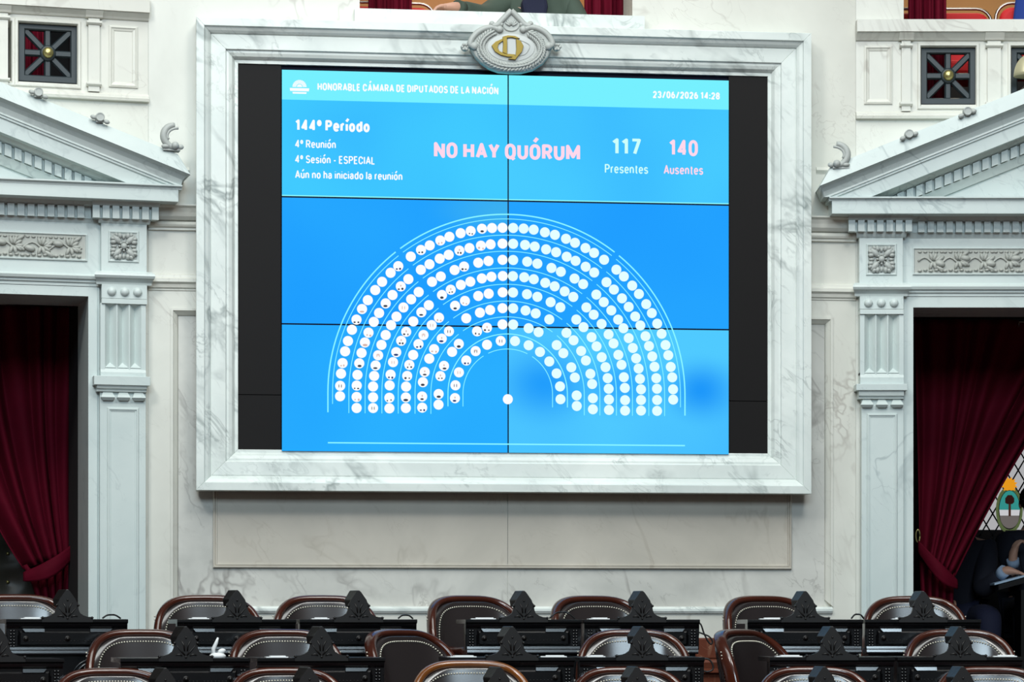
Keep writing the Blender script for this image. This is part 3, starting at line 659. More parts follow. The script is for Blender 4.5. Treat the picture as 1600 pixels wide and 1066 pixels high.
    for i in range(n_):
        x = r0+.03+(L_-.06)*(i+.5)/n_; up = 1 if i % 2 else -1
        cz_ = rz0+hh*(.5+.10*up)
        m.ball((x-.05*s, -.044, cz_), .03, .022, .017, rot=random.uniform(-.3, .3), seg=10, rings=6)
        for k in range(7):
            a = -1.9+.63*k; m.ball((x+.012+.034*math.cos(a), -.042, cz_-.014*up+.026*math.sin(a)), .024, .014, .010, rot=a, seg=8, rings=5)
        for k in range(5):
            m.ball((x-.06+.03*k, -.041, rz0+.022+.004*(k % 2)), .013, .012, .008, seg=6, rings=4)
            m.ball((x-.06+.03*k, -.040, rz1-.024), .012, .007, .006, seg=6, rings=4)
        for sg in (-1, 1): m.ball((x+.05, -.042, cz_+sg*.026), .03, .014, .011, rot=.6*sg, seg=8, rings=5)
    m.build('leaf_relief', M_RELIEF, fz)
    # --- pilaster
    pl_ = thing('pilaster', 'pale blue marble pilaster with rosette block and fluted shaft, %s doorway' % d['nm'], 'pilaster', bay, (U(pc, .05), 0, 0), group='pilasters beside the doors')
    def span(pr, w): return lohi(U(pr[0], w), U(pr[1], w))
    a0, a1 = span(d['blk'], .07); zb0, zb1 = Z(d['yBlk'][1]), Z(d['yBlk'][0])
    m = MB(); m.box(a0, a1, 0, .07, zb0-.01, zb1+.03)
    bk = m.build('frieze_block', M_COOL, pl_, bevel=.002)
    q0, q1 = span(d['ros'], .07); qz0, qz1 = Z(d['ros'][3], .07), Z(d['ros'][2], .07)
    m = MB(); m.mitre((q0, q1, qz0, qz1), [(0, .069), (0, .074), (.004, .078), (.008, .078), (.014, .072), (.014, .069)]); m.build('panel_border', M_COOL, pl_)
    m = MB(); rc = ((q0+q1)/2, (qz0+qz1)/2); R = (q1-q0)/2-.012
    m.box(q0+.012, q1-.012, .069, .0715, qz0+.012, qz1-.012)
    for k in range(4):
        a = PI/4+k*PI/2
        for sg, rr_, rl, rw in ((0, .72, .46, .24), (-.42, .86, .24, .17), (.42, .86, .24, .17), (-.2, 1.02, .2, .15), (.2, 1.02, .2, .15)):
            m.ball((rc[0]+R*rr_*math.cos(a+sg), -.079, rc[1]+R*rr_*math.sin(a+sg)), R*rl, .017, R*rw, rot=a+sg*1.6, seg=10, rings=6)
        a = k*PI/2; m.ball((rc[0]+R*.75*math.cos(a), -.076, rc[1]+R*.75*math.sin(a)), R*.22, .011, R*.12, rot=a, seg=10, rings=6)
    m.ball((rc[0], -.084, rc[1]), R*.26, .018, seg=12, rings=8)
    for k in range(8): m.ball((rc[0]+R*.33*math.cos(k*PI/4), -.084, rc[1]+R*.33*math.sin(k*PI/4)), R*.1, .012, seg=6, rings=4)
    m.build('rosette', M_CARVE, bk)
    c0_, c1_ = span(d['cap'], .1); w_ = .035
    za, zb = Z(d['yCap'][1], .08), Z(d['yCap'][0], .08)
    h_ = zb-za
    m = MB(); m.along([(0, za-.006), (.072, za-.006), (.074, za+.1*h_), (.082, za+.22*h_), (.088, za+.3*h_), (.105, za+.42*h_), (.112, za+.6*h_), (.106, za+.8*h_), (.09, zb-.008), (.075, zb), (0, zb)], a0-.0, a1+.0, .35, .35); m.build('cap_moulding', M_COOL, pl_)
    g0, g1 = span(d['bead'], .08); zq0, zq1 = Z(d['yBead'][1], .08), Z(d['yBead'][0], .08)
    m = MB(); m.box(g0, g1, 0, .078, zq0+.028, zq1); m.box(g0, g1, 0, .082, zq0, zq0+.026); bb_ = m.build('bead_block', M_COOL, pl_, bevel=.0015)
    for bx_ in d['balls']:
        m = MB(); m.ball((U(bx_, .08), -.078, Z(d['yball'], .08)), .0245, .022, seg=16, rings=10); m.build('bead', M_COOL, bb_)
    f0_, f1_ = span(d['fl'], .075); zz0, zz1 = Z(d['yFl'][1], .07), Z(d['yFl'][0], .07)
    wd = f1_-f0_; P = [(f0_, 0), (f0_, .072)]; cs = []
    for k in range(3):
        c_ = f0_+wd*(.225+.275*k); cs.append(c_); P += [(c_-.03, .072), (c_, .034), (c_+.03, .072)]
    P += [(f1_, .072), (f1_, 0)]
    m = MB(); m.up(P, zz0-.01, zz1+.002)
    for c_ in cs:
        m.loft([[(c_-.03, -.0722, zz0), (c_+.03, -.0722, zz0), (c_, -.03, zz0)], [(c_-.0005, -.036, zz0+.03), (c_+.0005, -.036, zz0+.03), (c_, -.034, zz0+.03)]])
        m.loft([[(c_-.03, -.0722, zz1), (c_+.03, -.0722, zz1), (c_, -.03, zz1)], [(c_-.0005, -.036, zz1-.02), (c_+.0005, -.036, zz1-.02), (c_, -.034, zz1-.02)]])
    zs_ = Z(d['ybb'], .08)
    m.along([(0, zs_), (.08, zs_), (.08, zz0-.025), (.066, zz0+.002), (0, zz0+.002)], f0_, f1_); m.build('fluted_shaft', M_COOL, pl_)
    s0, s1 = span(d['slab'][:2], .11); z_a, z_b, z_c = Z(d['slab'][2], .11), Z(d['slab'][3], .11), Z(d['slab'][4], .1)
    m = MB(); m.box(s0, s1, 0, .11, z_b, z_a+.004); m.along([(0, z_c), (.08, z_c), (.082, z_c+.012), (.094, z_c+.016), (.098, z_b-.004), (.106, z_b), (0, z_b)], s0+.016, s1-.016); m.build('bracket_shelf', M_COOL, pl_, bevel=.003)
    for gg in d['gut']:
        x0_, x1_ = span(gg, .09); y1_, y0_ = Z(d['yg'][0], .08)+.003, Z(d['yg'][1], .08); xm = .016
        ym = y0_+(y1_-y0_)*.3
        m = MB(); m.loft([[(x0_+xm, -.06, y1_), (x1_-xm, -.06, y1_), (x1_-xm, -.066, y1_), (x0_+xm, -.066, y1_)], [(x0_, -.05, ym), (x1_, -.05, ym), (x1_, -.094, ym), (x0_, -.094, ym)], [(x0_+.012, -.06, y0_), (x1_-.012, -.06, y0_), (x1_-.012, -.078, y0_), (x0_+.012, -.078, y0_)]]); m.build('drop', M_COOL, pl_)
    h0, h1 = span(d['shaft'], .06); m = MB(); m.box(h0, h1, 0, .06, 0, z_c+.01)
    sh = m.build('lower_shaft', M_COOL, pl_, bevel=.002)
    n0, n1 = span(d['pan'], .06); zp_ = Z(d['ypan'], .06)
    m = MB(); m.mitre((n0, n1, .2, zp_), [(0, .059), (0, .064), (.006, .069), (.012, .069), (.014, .063), (.02, .063), (.022, .059)]); m.build('panel_border', M_COOL, sh)
    # --- pediment
    pd = thing('pediment', 'marble pediment with dentil rows over the %s doorway' % d['nm'], 'pediment', bay, (U(d['fas'], .1), 0, Z(d['yF'][2], .2)), group='pediments over the doors')
    FWd = .20
    cx_ = d['cornx']; ym, yf, yb = (bay.z(cx_, y, FWd) for y in d['yF'])
    ue, um = U(d['fas'], FWd), U(d['mould'], FWd+.02)
    m = MB(); m.box(*lohi(far, ue), 0, FWd, yb, yf+.002); m.build('corona', M_COOL, pd, bevel=.002)
    m = MB(); m.along([(0, yf), (FWd+.002, yf), (FWd+.004, yf+.008), (FWd+.016, yf+.014), (FWd+.02, ym-.008), (FWd+.02, ym), (0, ym)], *lohi(far, um)); m.build('cornice_moulding', M_COOL, pd)
    bz0, bz1 = Z(d['yBed'][1], .12), yb
    dz0, dz1 = Z(d['yD'][1], .12), Z(d['yD'][0], .12); t0, t1 = Z(d['yB2'][1], .08), Z(d['yB2'][0], .08)
    D0, D1 = span(d['dp'], .12)
    m = MB()
    inn = D0 if s == 1 else D1
    m.along([(0, dz0), (.05, dz0), (.05, dz1), (.075, bz0), (.09, bz0+.006), (.105, bz1), (0, bz1)], *lohi(far, inn))
    m.along([(0, t0), (.036, t0), (.05, t1-.004), (.055, dz0), (0, dz0)], *lohi(far, inn))
    m.along([(0, dz0), (.088, dz0), (.088, dz1), (.122, bz0), (.13, bz0+.006), (.145, bz1), (0, bz1)], D0+.012, D1-.012, .12, .12)
    m.along([(0, t0), (.074, t0), (.08, t0+.008), (.09, t1-.004), (.095, dz0), (0, dz0)], a0, a1, .2, .2)
    m.build('bed_moulding', M_COOL, pd)
    m = MB(); pit = (D1-D0)/6.69
    for k in range(7): m.box(D0+pit*k, D0+pit*(k+.69), .085, .122, dz0-.002, dz1)
    m.build('dentil_row', M_COOL, pd)['label'] = 'seven dentils above the pilaster'
    m = MB(); k = 1
    while True:
        x = inn-s*(pit*k-.012); k += 1
        if (x-far)*s < 0.1: break
        m.box(*lohi(x, x-s*pit*.69), .048, .08, dz0, dz1)
    m.build('dentil_row', M_COOL, pd)
    # raking cornice
    T0, T1 = bay.px(*d['tip'][0], .25), bay.px(*d['tip'][1], .25); sl = (T1[1]-T0[1])/(T1[0]-T0[0])
    zl = lambda u: T0[1]+(u-T0[0])*sl
    pm = 1/290.0; uf = U(d['rakefar'], .2)
    def rake(name, prof, ends, mat=M_COOL):
        m = MB(); m.loft([[(uf, -w, zl(uf)+dz) for w, dz in prof], [(e, -w, zl(e)+dz) for (w, dz), e in zip(prof, ends)]]); return m.build(name, mat, pd)
    cut = lambda dz, zc_=ym: T0[0]+(zc_-dz-T0[1])/sl
    tipu, stopu = T1[0], U(d['stop'], .26)
    rake('raking_sima', [(0, 25*pm), (.240, 25*pm), (.248, 19*pm), (.268, 0), (0, 0)], [stopu, stopu, stopu+.01*s, tipu, tipu])
    cutA = cut(-18*pm)
    rake('raking_cove', [(0, 0), (.266, -.5*pm), (.236, -4*pm), (.216, -10*pm), (.205, -18*pm), (0, -18*pm)], [tipu-.004*s, tipu-.004*s, (tipu+cutA)/2, cutA+.004*s, cutA, cutA])
    prf = [(0, -18*pm), (.205, -18*pm), (.208, -21*pm), (.200, -22*pm), (.200, -25*pm), (.190, -26.5*pm), (.190, -47*pm), (0, -47*pm)]
    rake('raking_corona', prf, [cut(p[1]) for p in prf])
    prf = [(0, -47*pm), (.12, -47*pm), (.105, -52*pm), (.085, -55*pm), (.06, -56*pm), (.06, -73*pm), (.075, -74*pm), (.062, -80*pm), (.045, -88*pm), (0, -88*pm)]
    rake('raking_bed', prf, [cut(p[1]) for p in prf])
    m = MB(); k = 0
    while True:
        x = cut(-66*pm)-s*(k*pit); x2 = x-s*pit*.69; k += 1
        if (x2-uf)*s < 0: break
        m.prism([(x, max(zl(x)-56*pm, ym)), (x2, zl(x2)-56*pm), (x2, max(zl(x2)-73*pm, ym)), (x, max(zl(x)-73*pm, ym))], .058, .095)
    m.build('raking_dentil_row', M_COOL, pd)
    m = MB(); m.prism([(uf, ym-.02), (cut(-88*pm)-.0*s, ym-.02), (cut(-80*pm), ym), (uf, zl(uf)-80*pm)], 0, .03); m.build('tympanum', M_COOL, pd)
    for ax, ay in d['ant']:
        m = MB(); u_, z_ = bay.px(ax, ay, .23)
        m.loft([[(u_+r*math.cos(i*PI/10), -w, z_+r*math.sin(i*PI/10)) for i in range(20)] for r, w in ((.02, .23), (.0235, .24), (.0235, .275), (.02, .282), (.017, .276))], smooth=True)
        for sg in (-1, 1): m.ball((u_+sg*.034, -.265, z_-.012*1+sg*sl*.03), .017, .014, .012, rot=math.atan(sl))
        zb_ = zl(u_)+25*pm; m.box(u_-.02, u_+.02, .20, .262, zb_-.004, z_)
        m.build('antefix', M_CARVE, pd)
    m = MB(); u_, z_ = bay.px(d['scroll'][0], d['scroll'][1], .23); R = .058
    pth = [(u_+s*.02+R*(-s)*math.sin(a)*1.0+s*.0, -.255, z_+R*math.cos(a)+.0) for a in [i*PI/14*1.02 for i in range(0, 15)]]
    m.tube(pth, [.008+.012*math.sin(PI*min(1, (i+3)/20)) for i in range(15)], 8)
    m.tube([(p[0]+s*.018, p[1]-.008, z_+(p[2]-z_)*.72) for p in pth[:10]], .007, 8)
    m.ball((u_+s*.02, -.27, z_-.05), .02, .02); m.ball((u_-s*.03, -.26, z_-.055), .022, .014, .012); m.ball((u_+s*.05, -.255, z_-.055), .018, .014, .014)
    m.box(u_-.04, u_+.05, .19, .26, z_-.075, z_-.056); m.build('scroll_antefix', M_CARVE, pd)

# ------------------------------------------------------------------ rooms behind the openings
def room(bay, u0, u1, w0, w1, z0, z1, nm, wall, back):
    m = MB(); t = .05
    m.box(u0-t, u0, w1, w0, z0, z1); m.box(u1, u1+t, w1, w0, z0, z1)
    m.box(u0-t, u1+t, w1, w0, z0-t, z0); m.box(u0-t, u1+t, w1, w0, z1, z1+t)
    struct(m.build('wall_%s' % nm, wall, bay=bay))
    m = MB(); m.box(u0, u1, w1-t, w1, z0, z1); struct(m.build('wall_%s_back' % nm, back, bay=bay))
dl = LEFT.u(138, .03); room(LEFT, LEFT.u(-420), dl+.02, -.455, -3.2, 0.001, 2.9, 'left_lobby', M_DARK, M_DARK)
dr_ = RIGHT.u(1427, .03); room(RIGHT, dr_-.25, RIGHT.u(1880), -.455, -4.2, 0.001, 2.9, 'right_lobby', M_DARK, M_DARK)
room(MID, go0-.5, go1+.5, -.305, -2.6, sill_z-.95, sill_z+1.5, 'center_gallery', M_WOODWALL, M_WOODWALL)
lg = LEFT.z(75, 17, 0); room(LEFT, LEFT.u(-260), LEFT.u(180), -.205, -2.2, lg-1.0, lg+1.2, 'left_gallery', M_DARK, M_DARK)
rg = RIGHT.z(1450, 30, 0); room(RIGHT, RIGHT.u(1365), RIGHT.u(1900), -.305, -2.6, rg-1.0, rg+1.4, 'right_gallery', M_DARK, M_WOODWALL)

m = MB(); m.box(RIGHT.u(1370), RIGHT.u(1895), -2.6, -2.5, rg-1.0, rg+.22); struct(m.build('wall_right_gallery_dark_box', M_DARK, bay=RIGHT))  # added dark box, blackens the lower back wall seen through the grilles
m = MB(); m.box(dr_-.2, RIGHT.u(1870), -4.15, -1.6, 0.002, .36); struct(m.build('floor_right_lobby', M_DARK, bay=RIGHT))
area('gallery_fill', MID.world(0.1, -1.4, sill_z+1.45), MID.world(0.1, -1.5, 0), 1.2, .5, 14, (1.0, .85, .62))  # added unseen fill, lifts the dim wood inside the gallery
area('gallery_fill', RIGHT.world(.85, -1.5, rg+1.35), RIGHT.world(.85, -1.6, 0), 1.2, .5, 16, (1.0, .85, .62))  # same added fill for the right gallery
# ------------------------------------------------------------------ curtains
def solid(o, t=.006):
    md = o.modifiers.new('thickness', 'SOLIDIFY'); md.thickness = t; return o
def sheet(m, fn, ns, nt_):
    V = [[m.bm.verts.new(fn(i/ns, j/nt_)) for i in range(ns+1)] for j in range(nt_+1)]
    for j in range(nt_):
        for i in range(ns):
            f = m.bm.faces.new((V[j][i], V[j][i+1], V[j+1][i+1], V[j+1][i])); f.smooth = True
def hang(bay, x0, x1, w, z0, z1, folds, label, nm='gallery_curtain'):
    u0, u1 = bay.u(x0, w), bay.u(x1, w); m = MB()
    def fn(a, t):
        ph = a*folds*2*PI; return (u0+(u1-u0)*a+.004*math.sin(ph*2), -(w+.022*math.sin(ph+.5*math.sin(t*3))+.008*math.sin(ph*2.3+1)), z1+(z0-z1)*t)
    sheet(m, fn, folds*10, 8)
    o = solid(m.build(nm, M_VELVET, bay=bay)); return tag(o, label, 'curtain', 'crimson curtains of the gallery')
hang(MID, 575, 642, -.45, sill_z-.9, sill_z+1.3, 4, 'crimson gallery curtain above the screen, at the seated spectator\'s hand side')
hang(MID, 913, 986, -.45, sill_z-.9, sill_z+1.3, 4, 'crimson gallery curtain directly beside the green jacket sleeve, above the screen')
hang(RIGHT, 1419, 1478, -.38, rg-.9, rg+1.3, 4, 'crimson curtain hanging in front of the red gallery seat, upper right')
hang(LEFT, 30, 68, -.6, lg-.9, lg+1.1, 3, 'crimson curtain seen behind the grille over the left pediment')
def door_curtain(bay, w, ytop, yfl, top, tie, ytie, low, power, nf, hook, label, side):
    t = thing('door_curtain', label, 'curtain', bay, (bay.u((tie[0]+tie[1])/2, w), w, 0), group='tied back door curtains')
    def P(x, y, ww): u, z = bay.px(x, y, w); return Vector((u, -ww, z))
    def xs(s_, t_):
        xt = top[0]+(top[1]-top[0])*s_; xb = tie[0]+(tie[1]-tie[0])*s_
        return xt+(xb-xt)*(t_**(power[0]*(1-s_)+power[1]*s_))
    def fn(s_, t_):
        yt = ytop+((ytie[0]+(ytie[1]-ytie[0])*s_)-ytop)*t_
        ph = 2*PI*nf*(s_+.045*math.sin(7*s_+2*t_)+.02*math.sin(17*s_+1)); A = .062*(1-.45*t_)*(0.75+.35*math.sin(5*s_+1))
        ww = w+A*math.sin(ph)+.018*math.sin(ph*.5+2.0*t_)+.05*t_*t_*math.sin(PI*s_)
        return P(xs(s_, t_), yt, ww)
    m = MB(); sheet(m, fn, nf*14, 40); solid(m.build('upper_drape', M_VELVET, t))
    def fn2(s_, t_):
        x0_ = tie[0]+(tie[1]-tie[0])*s_; x1_ = low[0]+(low[1]-low[0])*s_; e = min(1, t_*5)**.6
        y0_ = ytie[0]+(ytie[1]-ytie[0])*s_
        return P(x0_+(x1_-x0_)*e, y0_-6+(yfl-y0_+6)*t_, w-.02+.035*math.sin(2*PI*4.5*s_)*(.5+.5*e))
    m = MB(); sheet(m, fn2, 54, 24); solid(m.build('lower_drape', M_VELVET, t))
    # tie band: a flat loop from the hook, around the gathered cloth
    m = MB(); n = 24; hx, hy = hook
    far_ = (tie[0], ytie[0]+6)
    def bandpt(a, k):
        x = hx+(far_[0]-hx)*a; y = hy+16+(far_[1]-hy-10)*a+(10*math.sin(PI*a))+k*(5+9*math.sin(PI*min(1, a*.8+.15)))
        return P(x, y, w+.05+.085*math.sin(PI*min(1, a*.93+.04))+.01*(1-abs(k)))
    sheet(m, lambda a, t_: bandpt(a, t_*2-1), n, 6); solid(m.build('tie_band', M_VELVET, t), .01)
    m = MB(); q = P(hx, hy, w+.03)
    ring = [(q.x+.012*math.cos(a*PI/8), q.y, q.z+.038*math.sin(a*PI/8)) for a in range(17)]; m.tube(ring, .005, 8); m.build('hook', M_BRASS, t)
door_curtain(LEFT, -1.1, 477, 1230, (-75, 127), (36, 118), (890, 862), (62, 106), (2.6, 2.0), 7, (118, 838), 'crimson velvet curtain tied back in the left doorway', 1)
door_curtain(RIGHT, -1.15, 500, 1235, (1775, 1427), (1492, 1436), (902, 868), (1488, 1440), (.69, 1.2), 8, (1433, 838), 'crimson velvet curtain tied back in the right doorway', -1)
m = MB(); u0, z0 = LEFT.px(-200, 474, -1.0); u1 = LEFT.u(126, -1.0); z0 = LEFT.z(60, 477, -1.0)
m.tube([(u0, 1.0, z0), (u1, 1.0, z0)], .008, 8); tag(m.build('curtain_rod', M_CHROME, bay=LEFT), 'thin curtain rod under the left door head', 'rod')
m = MB(); u0, z0 = RIGHT.px(1592, 503, -1.05); u1 = RIGHT.u(1790, -1.05)
m.tube([(u0, 1.05, z0-.03), (u0, 1.05, z0), (u1, 1.05, z0)], .007, 8); tag(m.build('curtain_rod', M_CHROME, bay=RIGHT), 'bent end of the curtain rod in the right doorway', 'rod')
# tufted door leaf in the left doorway
t = thing('padded_door', 'dark leather door leaf with deep buttons behind the left curtain', 'door', LEFT, (LEFT.u(-40, -1.95), -2.0, 0))
u0, u1 = LEFT.u(-260, -2.0), LEFT.u(60, -2.0)
m = MB(); bt = []
zt = LEFT.z(0, 700, -2.0)
sp_u, sp_z = .26, .17
ub, zb = LEFT.px(11, 910, -2.0)
def puff(s_, t_):
    u = u0+(u1-u0)*s_; z = zt*t_+.02
    d_ = 1e9
    for j in range(-1, 9):
        for i in range(-6, 4):
            bu = ub+i*sp_u+(0 if j % 2 == 0 else .0); bz = zb+(j-5)*sp_z
            d_ = min(d_, math.hypot((u-bu)*.8, z-bz))
    return (u, 1.96-.03*min(1, d_/.08), z)
sheet(m, puff, 70, 60); m.box(u0, u1, -2.02, -1.965, 0, zt+.02); m.build('padding', M_TUFT, t)
for j in range(-1, 6):
    for i in range(-2, 1):
        bu, bz = ub+i*sp_u, zb+(j-3)*sp_z
        if 0 < bz < zt and u0 < bu < u1: mm = MB(); mm.ball((bu, 1.948, bz), .011, .008); mm.build('button', M_BRASS, t)
# stained glass window in the right lobby
t = thing('stained_glass_window', 'backlit leaded window with a sun and oval emblem behind the right curtain', 'window', RIGHT, (RIGHT.u(1610, -3.9), -3.9, RIGHT.z(1610, 826, -3.9)))
gw = -3.9; gu0, gu1 = RIGHT.u(1520, gw), RIGHT.u(1760, gw); gz0, gz1 = RIGHT.z(1600, 828, gw), RIGHT.z(1600, 590, gw)
m = MB(); m.box(gu0, gu1, gw-.01, gw, gz0, gz1); m.build('pane', emis('backlit_grey_glass', rgb(172, 172, 174)), t)
m = MB(); cx0, cz0 = RIGHT.px(1591, 735, gw+.004); du, dz = 20/F*19.1, 34/F*19.1
for sg in (-1, 1):
    for i in range(-9, 10):
        cxx = cx0+i*du; P = []
        for e in (-7, 7): P.append((cxx+e*du/2*1.0, cz0+sg*e*dz/2))
        m.strip(P, gw+.003, .010)
m.build('leading', plain('lead', rgb(20, 20, 22), .6), t)
def gp(x, y, w=gw+.006): return RIGHT.px(x, y, w)
oc = gp(1577, 797); q1 = 1/F*19.1
def oval(cx_, cz_, a, b_, w, mat, nm, t0=0, t1=2*PI):
    m = MB(); m.prism([(cx_+a*math.cos(t0+(t1-t0)*i/24), cz_+b_*math.sin(t0+(t1-t0)*i/24)) for i in range(25 if t1-t0 < 6 else 24)], w, w+.004); return m.build(nm, mat, t)
oval(oc[0], oc[1], 21*q1, 37*q1, gw+.004, emis('glass_olive', rgb(82, 96, 60)), 'wreath')
sc_ = gp(1577, 758); m = MB(); m.prism([(sc_[0]+(r*q1)*math.cos(a), sc_[1]+(r*q1)*math.sin(a)) for a, r in [(i*PI/12, 13 if i % 2 else 9) for i in range(24)]], gw+.008, gw+.012); m.build('sun', emis('glass_amber', rgb(226, 150, 30)), t)
oval(oc[0], oc[1], 17*q1, 31*q1, gw+.012, emis('glass_black', rgb(14, 16, 16)), 'oval_outline')
oval(oc[0], oc[1], 16*q1, 30*q1, gw+.016, emis('glass_teal', rgb(50, 140, 134)), 'oval_sky', 0, PI)
m = MB(); m.prism([(oc[0]-16*q1, oc[1]), (oc[0]+16*q1, oc[1]), (oc[0]+15*q1, oc[1]-9*q1), (oc[0]-15*q1, oc[1]-9*q1)], gw+.016, gw+.02); m.build('oval_field', emis('glass_white', rgb(196, 196, 200)), t)
oval(oc[0], oc[1]-9*q1, 15*q1, 20*q1, gw+.016, emis('glass_grey', rgb(104, 98, 96)), 'hands', PI, 2*PI)
m = MB(); m.box(oc[0]-1.8*q1, oc[0]+1.8*q1, gw+.02, gw+.024, oc[1]-10*q1, oc[1]+12*q1); m.build('staff', emis('glass_brown', rgb(64, 42, 34)), t)
m = MB(); m.prism([(oc[0]+x*q1, oc[1]+y*q1) for x, y in ((-7, 11), (-4, 9), (4, 9), (7, 12), (7, 18), (3, 23), (-3, 23), (-7, 18))], gw+.02, gw+.026); m.build('cap', emis('glass_dark_red', rgb(46, 24, 22)), t)

# ------------------------------------------------------------------ red gallery seats
def red_seat(bay, xc, w, top, wd, label, grp='red gallery seats'):
    u, z = bay.px(xc, 0, w); 
    t = thing('gallery_chair', label, 'chair', bay, (u, w, top-.85), group=grp)
    def outline(hw, z0, z1, r): 
        P = [(u-hw, z0)]+[(u-hw+r-r*math.cos(a*PI/12), z1-r+r*math.sin(a*PI/12)) for a in range(7)]+[(u+hw-r+r*math.sin(a*PI/12), z1-r+r*math.cos(a*PI/12)) for a in range(7)]+[(u+hw, z0)]
        return P
    m = MB(); P = outline(wd/2-.018, top-.42, top-.03, .07); m.loft([[(a, -w+.0, b_) for a, b_ in P], [(a, -w-.035, b_) for a, b_ in P], [(u+(a-u)*.93, -w-.05, top-.22+(b_-top+.22)*.93) for a, b_ in P]], smooth=False); m.build('backrest', M_REDSEAT, t, bevel=.01)
    m = MB(); m.tube([(a, -w, b_) for a, b_ in outline(wd/2, top-.83, top, .09)], .009, 8); m.build('chrome_frame', M_CHROME, t)
    m = MB(); m.box(u-wd/2+.02, u+wd/2-.02, w+.02, w+.42, top-.46, top-.38); m.build('seat', M_REDSEAT, t, bevel=.02)
    for sx in (-1, 1): m = MB(); m.tube([(u+sx*wd*.45, -w-.38, top-.44), (u+sx*wd*.47, -w-.40, top-.84)], .012, 8); m.build('leg', M_CHROME, t)
def ztop(bay, x, y, w): return bay.z(x, y, w)
red_seat(RIGHT, 1466, -.85, ztop(RIGHT, 1500, 14, -.85), .62, 'red seat with chrome frame behind the crimson curtain, upper right')
red_seat(RIGHT, 1637, -.78, ztop(RIGHT, 1600, 5, -.78), .6, 'red chrome-framed seat with a blue coat over it, upper right corner')
red_seat(MID, 596, -1.0, ztop(MID, 660, 6, -1.0), .62, 'red chrome-framed seat behind the hand of the green-jacketed spectator')
m = MB(); u0, u1 = RIGHT.u(1588, -.66), RIGHT.u(1680, -.66); zt = ztop(RIGHT, 1600, -12, -.66)
sheet(m, lambda a, t_: (u0+(u1-u0)*a-.05*t_*(1-a), .66-.03*math.sin(a*9)-.04*t_, zt-.36*t_), 30, 12)
tag(solid(m.build('blue_coat', M_BLUE, bay=RIGHT), .02), 'blue coat draped in front of a red gallery seat, right picture edge', 'coat')
# beige dome lamp in front of the second grille
t = thing('dome_lamp', 'beige dome-shaped lamp shade before the grille at the right picture edge', 'lamp', RIGHT, (RIGHT.u(1612, .16), 0, RIGHT.z(1600, 118, .16)))
u_, z_ = RIGHT.px(1613, 116, .16); Rr = 26/F*15.1
m = MB(); m.loft([[(u_+Rr*math.cos(e)*math.cos(i*PI/16), -.10+Rr*math.cos(e)*math.sin(i*PI/16)*.8, z_+Rr*1.35*math.sin(e)) for i in range(32)] for e in [k*PI/2/10*.98 for k in range(11)]], smooth=True)
m.build('shade', plain('beige_enamel', rgb(190, 184, 150), .4, metal=.3), t)
m = MB(); m.tube([(u_, -.10, z_), (u_, -.10, z_-.12), (u_, -.0, z_-.16)], .03, 10); m.build('stem', plain('dark_iron', rgb(20, 24, 32), .5), t)

